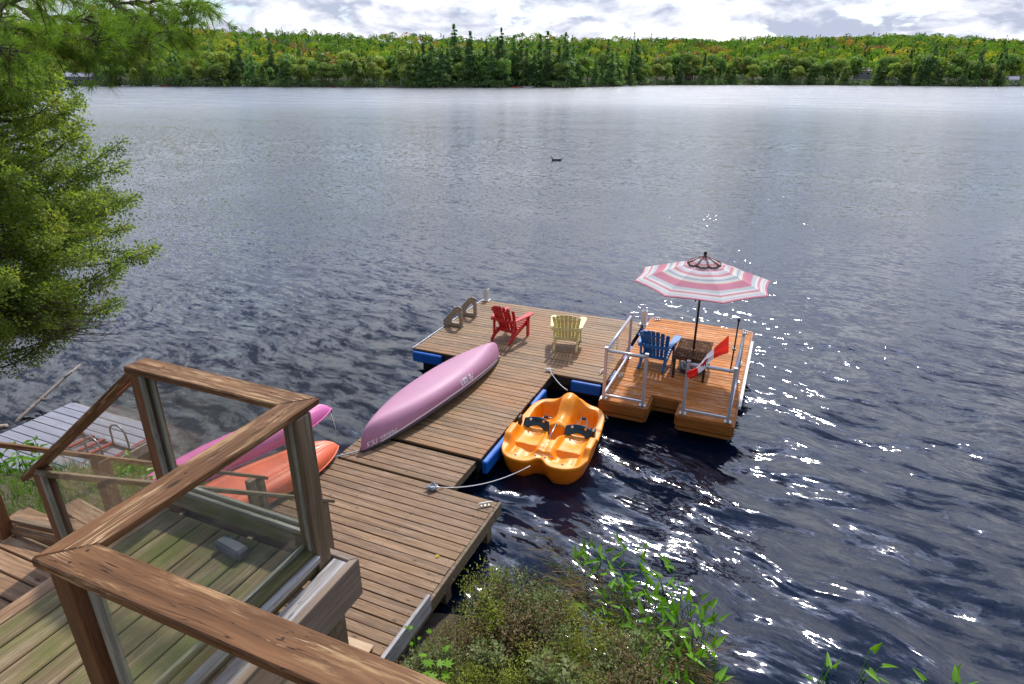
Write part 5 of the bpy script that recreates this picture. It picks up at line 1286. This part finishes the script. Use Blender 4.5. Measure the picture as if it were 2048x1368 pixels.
# ------------------------------------------------------------------ vegetation close to the viewer
def px_at(px, py, fwd):
    """world point seen at a pixel of the 2048 px picture, fwd metres in front of the viewer"""
    x = (px-1024)/FOC*fwd; up = (684-py)/FOC*fwd; c, s = math.cos(R(PITCH)), math.sin(R(PITCH))
    return Vector((x, fwd*c+up*s, CAM_H-fwd*s+up*c))
def blades(P, D, Wd, Ln, rs, curl=.25):
    """thin tapering blades: P roots, D directions"""
    n = len(P); D = D/np.linalg.norm(D, axis=1)[:, None]; a = rs.normal(0, 1, (n, 3)); S = np.cross(D, a); S /= np.linalg.norm(S, axis=1)[:, None]
    S = S*(Wd[:, None]/2); mid = P+D*(Ln*.55)[:, None]; tip = P+D*Ln[:, None]+np.array([0, 0, -1])*(Ln*curl)[:, None]
    V = np.stack([P-S, P+S, mid+S*.9, tip, mid-S*.9], 1).reshape(-1, 3)
    i = np.arange(n)[:, None]*5
    F = np.concatenate([i+np.array([[0, 1, 2, 4]]), i+np.array([[4, 2, 3, 3]])], 1).reshape(-1, 4)
    return V, F
def tri_blades(P, D, Wd, Ln, rs):
    n = len(P); D = D/(np.linalg.norm(D, axis=1)[:, None]+1e-9); a = rs.normal(0, 1, (n, 3)); S = np.cross(D, a); S /= np.linalg.norm(S, axis=1)[:, None]+1e-9; S = S*(Wd[:, None]/2)
    V = np.stack([P-S, P+S, P+D*Ln[:, None]], 1).reshape(-1, 3); return V, np.arange(n*3).reshape(n, 3)
def leafquads(P, D, Ln, Wd, rs, flat=.6):
    """pointed leaf of four corners starting at P and growing along D"""
    n = len(P); D = D/(np.linalg.norm(D, axis=1)[:, None]+1e-9); up = np.tile([0, 0, 1.], (n, 1))+rs.normal(0, flat, (n, 3)); S = np.cross(D, up); S /= np.linalg.norm(S, axis=1)[:, None]+1e-9
    m_ = P+D*(Ln*.48)[:, None]; V = np.stack([P, m_+S*(Wd/2)[:, None], P+D*Ln[:, None], m_-S*(Wd/2)[:, None]], 1).reshape(-1, 3)
    return V, np.arange(n*4).reshape(n, 4)
def tubes_np(lines, radii, seg=5):
    b = MB()
    for l, r in zip(lines, radii): b.tube(l, r, seg, cap=False)
    return b
GM = {
 'cedar': leaf_mat('cedar_sprays', [(.068, .112, .024), (.150, .225, .040), (.250, .330, .060), (.38, .37, .09)], .5, scale=2.6),
 'pine': leaf_mat('pine_needles', [(.075, .150, .022), (.165, .280, .036), (.27, .38, .050)], .45, scale=2.4),
 'pine2': leaf_mat('fresh_pine_needles', [(.10, .20, .022), (.19, .31, .028)], .45, scale=3),
 'brown': leaf_mat('dry_needles', [(.20, .09, .03), (.30, .16, .05)], .3, scale=6),
 'gale': leaf_mat('grey_green_shrub_leaves', [(.080, .110, .034), (.170, .215, .070), (.30, .34, .14)], .35, scale=5, rough=.45),
 'yel': leaf_mat('yellow_green_shrub_leaves', [(.12, .16, .018), (.26, .30, .032), (.42, .42, .06)], .4, scale=5),
 'rust': leaf_mat('rusty_shrub_leaves', [(.10, .060, .028), (.18, .12, .05), (.16, .18, .05)], .3, scale=6),
 'bright': leaf_mat('bright_green_leaves', [(.12, .30, .012), (.24, .46, .02)], .45, scale=4),
 'pick': leaf_mat('water_plant_leaves', [(.085, .21, .012), (.15, .34, .020), (.22, .42, .035)], .42, scale=3, rough=.35),
 'grass': leaf_mat('bank_grass_blades', [(.045, .115, .012), (.10, .205, .018), (.18, .28, .035)], .4, scale=4),
 'knot': leaf_mat('broad_bank_leaves', [(.06, .19, .012), (.12, .30, .02), (.20, .38, .03)], .42, scale=4, rough=.4),
 'reed': leaf_mat('brown_reeds', [(.13, .065, .022), (.24, .125, .04), (.30, .20, .06)], .25, scale=5),
 'reedg': leaf_mat('green_reeds', [(.09, .14, .02), (.17, .21, .03)], .3, scale=5),
}
rs = np.random.default_rng(21)
# ---- leaning cedar at the left
t = thing('cedar_tree', 'large leaning cedar with olive green sprays filling the left edge over the water', 'tree', (-9.9, 7.3, 0.6))
o0 = Vector((-9.9, 7.3, .6))
axis = [Vector(p) for p in ((-9.9, 7.3, .4), (-9.0, 8.0, 2.0), (-8.15, 8.7, 3.5), (-7.75, 9.05, 4.4), (-7.75, 9.3, 5.6), (-7.9, 9.4, 7.0), (-8.0, 9.4, 8.6))]
MB().tube([p-o0 for p in axis], [.17, .15, .12, .10, .075, .05, .02], 10).build('trunk', M['bark'], t, smooth=True)
def ax_at(z):
    for a, c in zip(axis[:-1], axis[1:]):
        if a.z <= z <= c.z: return a.lerp(c, (z-a.z)/(c.z-a.z))
    return axis[-1].copy()
zs_ = [2.0, 2.5, 3.0, 3.5, 4.3, 5.1, 6.0, 6.6, 8.4]; rs_ = [1.2, 1.9, 2.3, 2.4, 2.1, 1.8, 1.55, 1.3, .4]
lines, radii, LP, LD = [], [], [], []
for i in range(350):
    z = rs.uniform(2.45, 7.2); base = ax_at(min(max(z+rs.uniform(-.6, .7), 1.2), 8.3)); az = rs.uniform(0, 2*math.pi); Rz = float(np.interp(z, zs_, rs_))*rs.uniform(.70, 1.04)*(1+.12*math.sin(az*3+z*2.3))
    if i % 6 == 0: Rz *= 1.06
    d = Vector((math.cos(az), math.sin(az), 0)); pts = []
    for k in range(8):
        f = k/7; pts.append(base+d*(Rz*f)+Vector((0, 0, (z-base.z)*f-.25*Rz*f*(1-f)*1.6+.10*f*f))+Vector(rs.normal(0, .02, 3).tolist()))
    lines.append([p-o0 for p in pts]); radii.append([.018*(1-k/8.5)+.003 for k in range(8)])
    nside = int(10+17*Rz)
    for s in range(nside):
        f = rs.uniform(.28, 1.0)**.75; k = min(6, int(f*7)); p = pts[k].lerp(pts[k+1], f*7-k)
        sd_ = Vector((-d.y, d.x, 0))*rs.choice([-1, 1]); sl_ = rs.uniform(.14, .42)*(1.15-.6*f)
        q = (d*.6+sd_*rs.uniform(.2, 1.1)+Vector((0, 0, rs.uniform(-.75, .8)))).normalized()
        if s % 3 == 0: lines.append([p-o0, p+q*sl_*.5-o0, p+q*sl_-o0+Vector((0, 0, -.02))]); radii.append([.005, .004, .002])
        m = int(18+30*sl_)
        for _ in range(m):
            g = rs.uniform(.1, 1.0); side = Vector(rs.normal(0, 1, 3).tolist()); side.z *= .9; side = side.normalized()
            w_ = q*.6+side*.8; LP.append(p+q*sl_*g+side*rs.uniform(0, .11)-o0); LD.append(w_)
b = tubes_np(lines, radii, 4); b.build('branches', M['bark'], t)
LP = np.array([v[:] for v in LP]); LD = np.array([v[:] for v in LD]); n = len(LP)
V_, F_ = leafquads(LP, LD, rs.uniform(.030, .062, n), rs.uniform(.018, .036, n), rs, .9)
link('foliage', np_mesh('foliage', V_, F_, GM['cedar']), t); tag(bpy.context.scene.objects['foliage'], kind='stuff')
# bare twigs below the crown
for i in range(26):
    p = px_at(rs.uniform(30, 190), rs.uniform(600, 690), rs.uniform(8.2, 9.4)); 
    lines2 = [p-o0, p+Vector((.25, .1, -.05))-o0, p+Vector((.55, .15, -.02+rs.uniform(-.1, .1)))-o0]
    if i == 0: tw = MB()
    tw.tube(lines2, [.007, .005, .002], 4, cap=False); tw.tube([lines2[1], lines2[1]+Vector((.15, 0, .12))], [.004, .0015], 4, cap=False)
    tw.tube([lines2[0], ax_at(3.3)-o0], [.007, .014], 4, cap=False)
tw.build('bare_twigs', M['twig'], t)

# ---- white pine bough hanging in at the top left
t = thing('pine_tree', 'white pine bough with long soft needles hanging in at the top left', 'tree', (-6.2, 2.2, 3.0)); o0 = Vector((-6.2, 2.2, 3.0))
MB().tube([Vector((0, 0, -1.5)), Vector((.05, .05, 4)), Vector((0, .1, 9))], [.26, .22, .12], 12).build('trunk', M['bark'], t, smooth=True)
limbs = [  # pixel path, depth
 ([(-420, -260), (-120, -90), (120, -35), (260, 6), (350, 12), (420, 18), (462, 12)], 4.4), ([(-380, -180), (-60, -30), (60, 30), (150, 55), (230, 70), (300, 90), (345, 118)], 4.0),
 ([(-380, -120), (-100, 20), (0, 60), (50, 95), (95, 118), (128, 132)], 3.8), ([(-380, -60), (-120, 100), (-20, 130), (30, 150)], 3.5), ([(120, -35), (220, -5), (300, 40), (350, 60), (392, 84)], 4.3),
 ([(-400, -240), (-60, -110), (60, -50), (150, -5), (210, 30), (262, 44), (300, 60)], 4.6), ([(-10, 36), (45, 5), (90, -40)], 3.4), ([(230, 70), (262, 100), (286, 138)], 4.0), ([(60, 30), (130, 85), (190, 110), (225, 118)], 3.9), ([(300, 12), (380, 40), (430, 46)], 4.5)]
b = MB(); tufts = []
for path, dep in limbs:
    pts = [px_at(x*.90-8, y*.74-4, dep+.10*math.sin(k*1.7)) for k, (x, y) in enumerate(path)]; n = len(pts)
    # resample
    rp = []
    for k in range(n-1):
        for g in np.linspace(0, 1, 6)[:-1]: rp.append(pts[k].lerp(pts[k+1], g)+Vector(rs.normal(0, .008, 3).tolist()))
    rp.append(pts[-1]); b.tube([p-o0 for p in rp], [.016*(1-k/len(rp))+.0025 for k in range(len(rp))], 5, cap=False)
    for k, p in enumerate(rp):
        f = k/len(rp)
        if f < .30: continue
        dirp = (rp[min(k+1, len(rp)-1)]-rp[k-1]).normalized()
        for s in range(3 if f < .9 else 5):
            d = (dirp*.9+Vector(rs.normal(0, .75, 3).tolist())+Vector((0, 0, -.12))).normalized(); ln = rs.uniform(.05, .24)
            e = p+d*ln+Vector((0, 0, -.15*ln)); m_ = p+d*ln*.5+Vector((0, 0, .03*ln)); b.tube([p-o0, m_-o0, e-o0], [.0045, .0035, .002], 4, cap=False); tufts.append((e, d)); 
            if ln > .15: tufts.append((m_, d))
b.build('branches', M['twig'], t)
for nm, mt, sel in (('needles', 'pine', .72), ('fresh_needles', 'pine2', .24), ('dry_needles', 'brown', .04)):
    PP, DD = [], []
    for (e, d) in tufts:
        if nm == 'dry_needles': 
            if rs.random() > .10: continue
            cnt = 14
        else: cnt = int(58*sel)
        a = rs.normal(0, 1, (cnt, 3)); a /= np.linalg.norm(a, axis=1)[:, None]; D = np.array(d[:])*.75+a*.85+np.array([0, 0, -.10]); PP.append(np.tile(np.array((e-o0)[:]), (cnt, 1))+rs.normal(0, .006, (cnt, 3))); DD.append(D)
    PP = np.vstack(PP); DD = np.vstack(DD); n = len(PP); Ln = rs.uniform(.055, .115, n)
    V_, F_ = tri_blades(PP, DD, np.full(n, .0024), Ln, rs)
    o = link(nm, np_mesh(nm, V_, F_, GM[mt]), t); o['kind'] = 'stuff'

# ---- shrubs on the near bank at the bottom
def shrub_mesh(seed, mat, n_st=34, h=.55, rad=.38, leaf=(.026, .050), dens=34, mix_=None):
    r = np.random.default_rng(seed); lines, rad_, LP, LD, MI = [], [], [], [], []
    for i in range(n_st):
        a = r.uniform(0, 6.28); k = rad*math.sqrt(r.uniform(0, 1)); hh = h*r.uniform(.6, 1.1)*(1-.35*(k/rad)**2)
        p0 = Vector((k*.35*math.cos(a), k*.35*math.sin(a), 0)); p2 = Vector((k*math.cos(a), k*math.sin(a), hh)); p1 = p0.lerp(p2, .5)+Vector((r.normal(0, .03), r.normal(0, .03), .02))
        lines.append([p0, p1, p2]); rad_.append([.005, .0035, .0015])
        mi = 1 if r.random() < (mix_ or 0) else 0
        for s in range(dens):
            f = r.uniform(.3, 1.0); p = (p0.lerp(p1, f*2) if f < .5 else p1.lerp(p2, f*2-1)); q = r.uniform(0, 6.28); sp = r.uniform(.0, .07)
            d = Vector((math.cos(q), math.sin(q), r.uniform(.1, 1.0))); LP.append(p+d*sp); LD.append(d); MI.append(mi)
    b = tubes_np(lines, rad_, 3); tv = np.array(b.v); tf = np.array(b.f)
    LP = np.array([v[:] for v in LP]); LD = np.array([v[:] for v in LD]); n = len(LP); ll = r.uniform(*leaf, n)
    V, F = leafquads(LP, LD, ll, ll*.42, r, .5)
    return np_mesh('shrub', np.vstack([tv, V]), np.vstack([tf, F+len(tv)]), [M['twig'], GM[mat], GM['rust']], midx=[0]*len(tf)+[1+m for m in MI])
SH = {k: [shrub_mesh(50+7*i+j, *a, **kw) for j in range(2)] for i, (k, a, kw) in enumerate((
    ('gale', ('gale',), dict(mix_=.18, n_st=46, dens=40)), ('yel', ('yel',), dict(h=.48, rad=.30, mix_=.08, leaf=(.018, .034), n_st=40)), ('rust', ('rust',), dict(h=.62, rad=.34, dens=22, mix_=.4)), ('tall', ('gale',), dict(h=.80, rad=.32, mix_=.25, dens=30, leaf=(.04, .085)))))}
SL = {'gale': 'grey-green small-leaved shrub on the near bank beside the shore dock', 'yel': 'yellow-green small-leaved shrub on the near bank', 'rust': 'rusty brown twiggy shrub on the near bank by the water', 'tall': 'taller grey-green shrub on the near bank with rusty stems'}
spots = []
for tries in range(4000):
    x = rs.uniform(-1.9, 2.1); y = rs.uniform(3.1, 6.3)
    u, v = to_uv((x, y, 0))
    if u < -2.68 and v > 2.5: continue
    sdv = float(shore_sd(np.array([x]), np.array([y]))[0])
    if sdv < -.14 or sdv > 2.3: continue
    if any((x-a)**2+(y-c)**2 < .30**2 for a, c in spots): continue
    spots.append((x, y))
    if len(spots) >= 56: break
for x, y in spots:
    k = rs.choice(['gale', 'yel', 'rust', 'tall'], p=[.34, .27, .21, .18]); o = link('shrub', SH[k][rs.integers(2)], loc=(x, y, max(-.05, gh(x, y))), rot=(rs.normal(0, .1), rs.normal(0, .1), rs.uniform(0, 6.28)))
    s = rs.uniform(.65, 1.2); o.scale = (s*1.1, s*1.1, s*rs.uniform(.8, 1.3)); tag(o, SL[k], 'shrub', {'gale': 'grey-green shrubs on the near bank', 'yel': 'yellow-green shrubs on the near bank', 'rust': 'rusty shrubs on the near bank', 'tall': 'taller shrubs on the near bank'}[k])
# lobed bright green plant
def lobed_leaf(r, L_):
    P = [(0, 0)]; 
    for a, k in ((-1.9, .30), (-1.5, .22), (-1.25, .62), (-.85, .38), (-.65, .86), (-.28, .50), (0, 1.0), (.28, .50), (.65, .86), (.85, .38), (1.25, .62), (1.5, .22), (1.9, .30)): P.append((L_*k*math.sin(a), L_*k*math.cos(a)))
    return P
for lab, px, py, n_, sz in (('bright lime green lobed plant peeping over the foreground rail', 880, 1345, 9, .10), ('small bright green plant beside the end of the grey plank', 835, 1300, 5, .05)):
    q = ray_plane(px, py, .75); t = thing('leafy_plant', lab, 'plant', (q.x, q.y, gh(q.x, q.y)))
    for i in range(n_):
        a = rs.uniform(0, 6.28); k = rs.uniform(.02, .22); h = rs.uniform(.45, .62); base = Vector((k*math.cos(a), k*math.sin(a), h)); mm = (Matrix.Rotation(a, 4, 'Z') @ Matrix.Rotation(rs.uniform(-.5, .4), 4, 'X'))
        P_ = lobed_leaf(rs, sz*rs.uniform(.8, 1.2)); vs = [base+(mm @ Vector((x, y, 0))) for x, y in P_]
        MB().add(vs, [(0, j, j+1) for j in range(1, len(P_)-1)]).build('leaf', GM['bright'], t)
        MB().tube([(0, 0, 0), base], .003, 4, cap=False).build('stem', GM['bright'], t)

# ---- arrow-leaved water plants
def arrow_leaf():
    b = MB(); P = [(0, 0, 0), (-.028, -.030, .004), (-.036, -.005, .008), (-.030, .05, .010), (-.014, .11, .006), (0, .155, -.004), (.014, .11, .006), (.030, .05, .010), (.036, -.005, .008), (.028, -.030, .004), (0, .05, -.004), (0, .11, -.003)]
    b.add(P, [(0, 1, 2), (0, 2, 3, 10), (10, 3, 4, 11), (11, 4, 5), (0, 9, 8)[::-1], (0, 10, 7, 8), (10, 11, 6, 7), (11, 5, 6)]); return b.mesh('leaf', GM['pick'], smooth=True)
AL = arrow_leaf(); STM = MB().tube([(0, 0, 0), (0, .02, .5), (0, .05, 1)], [.006, .005, .004], 4, cap=False).mesh('stem', GM['pick'])
def waterplant(x, y, nl, h, lab, group):
    t = thing('water_plant', lab, 'plant', (x, y, -.02), rs.uniform(0, 6.28), group)
    for i in range(nl):
        a = rs.uniform(0, 6.28); ln = rs.uniform(.06, .20); hh = h*rs.uniform(.55, 1.1); tip = Vector((ln*math.cos(a), ln*math.sin(a), hh))
        st_ = link('stem', STM, t, (rs.uniform(-.03, .03), rs.uniform(-.03, .03), 0)); q = tip.to_track_quat('Z', 'Y'); st_.rotation_euler = q.to_euler(); st_.scale = (1, 1, tip.length)
        lf = link('leaf', AL, t, tip+Vector((0, 0, .0)), (rs.uniform(.1, 1.25), rs.uniform(-.5, .5), a-math.pi/2+rs.uniform(-.6, .6))); s = rs.uniform(.75, 1.25); lf.scale = (s*rs.uniform(.7, 1.0), s, s)
wp = [(1150, 1110), (1168, 1088), (1185, 1105), (1205, 1095), (1222, 1110), (1195, 1128), (1172, 1135), (1255, 1105), (1240, 1140), (1262, 1150), (1285, 1118), (1275, 1165), (1300, 1140), (1240, 1175), (1255, 1200), (1232, 1215), (1310, 1185), (1330, 1160), (1345, 1130), (1365, 1150), (1335, 1200), (1305, 1215), (1280, 1235), (1360, 1190), (1315, 1245), (1340, 1240), (1375, 1205), (1270, 1270), (1300, 1275), (1335, 1275), (1360, 1262), (1390, 1245), (1405, 1262), (1290, 1310), (1330, 1310), (1370, 1300), (1400, 1300), (1385, 1330), (1345, 1345), (1310, 1345), (1260, 1320), (1425, 1330), (1370, 1365), (1410, 1365), (1205, 1185), (1185, 1200)]
wp += [(1215, 1230), (1225, 1260), (1290, 1165), (1320, 1225), (1265, 1225), (1350, 1215), (1300, 1250), (1385, 1275), (1350, 1290), (1245, 1290), (1310, 1375), (1280, 1350), (1340, 1395), (1225, 1150), (1210, 1210), (1395, 1215)]
for i, (px, py) in enumerate(wp):
    q = ray_plane(px+rs.uniform(-6, 6), py+30+rs.uniform(-5, 5)); waterplant(q.x, q.y, int(rs.integers(2, 5)), rs.uniform(.20, .38), 'arrow-leaved green water plant standing in the shallows by the near shrubs', 'arrow-leaved plants in the shallows')
for k, (px, py, lab) in enumerate(((1640, 1350, 'arrow-leaved water plant at the bottom edge left of the last pair'), (1724, 1335, 'arrow-leaved water plant with three leaves near the bottom edge'), (1862, 1385, 'arrow-leaved water plant cut by the bottom edge'), (1902, 1380, 'rightmost arrow-leaved water plant at the bottom edge'))):
    q = ray_plane(px, py+22); waterplant(q.x, q.y, 4, .3, lab, None)
# brown and green stems lying over the shallows
n = 1500; PX = rs.uniform(1090, 1420, n); PY = 1150+(PX-1090)*.62+rs.normal(0, 48, n)+10; PP = np.array([ray_plane(float(a), float(c)).to_tuple() for a, c in zip(PX, PY)]); PP[:, 2] = rs.uniform(-.02, .10, n)
az = rs.normal(-.5, .55, n)+np.where(rs.random(n) < .4, math.pi, 0); DD = np.stack([np.cos(az), np.sin(az), rs.uniform(-.02, .25, n)], 1)
V_, F_ = tri_blades(PP, DD, rs.uniform(.004, .010, n), rs.uniform(.2, .7, n), rs); cut = int(n*.55)
o = link('reeds', np_mesh('reeds', V_[:cut*3], F_[:cut], GM['reed'])); tag(o, 'brown tangled stems lying over the shallow water beside the shrubs', 'reeds', kind='stuff')
o = link('reeds', np_mesh('green_reeds', V_, F_[cut:], GM['reedg'])); tag(o, 'thin green stems among the arrow-leaved water plants', 'reeds', kind='stuff')
# ground cover between shrubs
n = 26000; X = rs.uniform(-2.6, 2.4, n); Y = rs.uniform(2.4, 6.4, n); sdv = shore_sd(X, Y); k = (sdv > -.1) & (sdv < 3.6); X, Y = X[k], Y[k]
uu = X*UX.x+Y*UX.y; k = uu > -2.98; X, Y = X[k], Y[k]; n = len(X); PP = np.stack([X, Y, ground_h(X, Y)+rs.uniform(0, .16, n)], 1)
DD = rs.normal(0, .6, (n, 3)); DD[:, 2] = np.abs(DD[:, 2])+.5; V_, F_ = leafquads(PP, DD, rs.uniform(.03, .10, n), rs.uniform(.008, .02, n), rs)
mi = rs.choice(3, n, p=[.4, .3, .3]); o = link('ground_cover', np_mesh('ground_cover', V_, F_, [GM['rust'], GM['gale'], GM['yel']], midx=mi)); tag(o, 'low tangled ground cover under the shrubs on the near bank', 'ground cover', kind='stuff')
# ---- bank grass and plants at the left
n = 30000; X = rs.uniform(-10.5, -2.2, n); Y = rs.uniform(3.0, 9.0, n); sdv = shore_sd(X, Y); uu = X*UX.x+Y*UX.y; vv = X*VX.x+Y*VX.y
k = (sdv > .02) & ~((uu > -6.25) & (vv > 2.7) & (vv < 7)) & ~((uu > -5.75) & (vv > 2.0)); X, Y = X[k], Y[k]; n = len(X)
PP = np.stack([X, Y, ground_h(X, Y)-.01], 1); DD = rs.normal(0, .35, (n, 3)); DD[:, 2] = 1
V_, F_ = tri_blades(PP, DD, rs.uniform(.006, .014, n), rs.uniform(.08, .30, n), rs)
o = link('bank_grass', np_mesh('bank_grass', V_, F_, GM['grass'])); tag(o, 'green grass on the bank left of the stairs', 'grass', kind='stuff')
def broad_plant(x, y, h, nl, lab, group):
    t = thing('leafy_plant', lab, 'plant', (x, y, gh(x, y)), 0, group)
    b = MB(); top = Vector((rs.normal(0, .06), rs.normal(0, .06), h)); b.tube([(0, 0, -.05), top*.5+Vector((.02, 0, 0)), top], [.008, .006, .003], 5, cap=False); b.build('stem', GM['knot'], t)
    for i in range(nl):
        f = .25+.75*(i+.5)/nl; a = i*2.4+rs.uniform(-.4, .4); L_ = rs.uniform(.09, .17); mm = Matrix.Rotation(a, 4, 'Z') @ Matrix.Rotation(rs.uniform(-.5, .5), 4, 'X'); p = top*f
        vs = [p+(mm @ Vector(q)) for q in ((0, .01, 0), (-L_*.24, L_*.4, .01), (0, L_*1.05, -.02), (L_*.24, L_*.4, .01), (0, L_*.45, -.008))]
        MB().add(vs, [(0, 4, 1), (1, 4, 2), (0, 3, 4), (3, 2, 4)]).build('leaf', GM['knot'], t)
for i, (px, py) in enumerate(((15, 995), (50, 1010), (85, 1000), (25, 1030), (70, 1035), (110, 1020), (10, 1050), (95, 1045), (240, 955), (262, 952), (300, 965), (285, 958), (130, 1040), (45, 975), (320, 968))):
    q = ray_plane(px, py, 1.1); broad_plant(q.x, q.y, rs.uniform(.28, .5), int(rs.integers(7, 11)), 'broad-leaved green plant on the bank between raft and landing', 'broad-leaved plants on the left bank')
# ---- stones: some under the shallow water at left, some on the shore
def stone_mesh(seed):
    r = np.random.default_rng(seed); bm = bmesh.new(); bmesh.ops.create_icosphere(bm, subdivisions=2, radius=1.0)
    for v in bm.verts: v.co *= 1+.14*math.sin(v.co.x*2.7+seed)+.10*math.cos(v.co.y*3.9-seed)+r.normal(0, .02)
    me = bpy.data.meshes.new('stone'); bm.to_mesh(me); bm.free(); me.materials.append(M['rock']); me.polygons.foreach_set('use_smooth', [True]*len(me.polygons)); return me
ST = [stone_mesh(i) for i in range(4)]
for i in range(75):
    px = rs.uniform(230, 640); py = rs.uniform(745, 930); q = ray_plane(px, py, -.4); z = gh(q.x, q.y)
    if z > -.05: continue
    s = rs.uniform(.09, .26); o = link('stone', ST[i % 4], loc=(q.x, q.y, z+.2*s), rot=(0, 0, rs.uniform(0, 6.28))); o.scale = (s*1.3, s, s*.6); tag(o, 'dark rounded stone under the shallow water beyond the railing glass', 'stone', 'submerged stones beyond the railing glass')
for i in range(26):
    x = rs.uniform(-9.5, -6.0); y = rs.uniform(7.6, 9.4); sdv = float(shore_sd(np.array([x]), np.array([y]))[0])
    if abs(sdv) > .5: continue
    s = rs.uniform(.10, .30); o = link('stone', ST[i % 4], loc=(x, y, gh(x, y)+.1*s), rot=(0, 0, rs.uniform(0, 6.28))); o.scale = (s*1.3, s, s*.7); tag(o, 'grey stone at the foot of the left bank by the raft', 'stone', 'stones at the foot of the left bank')
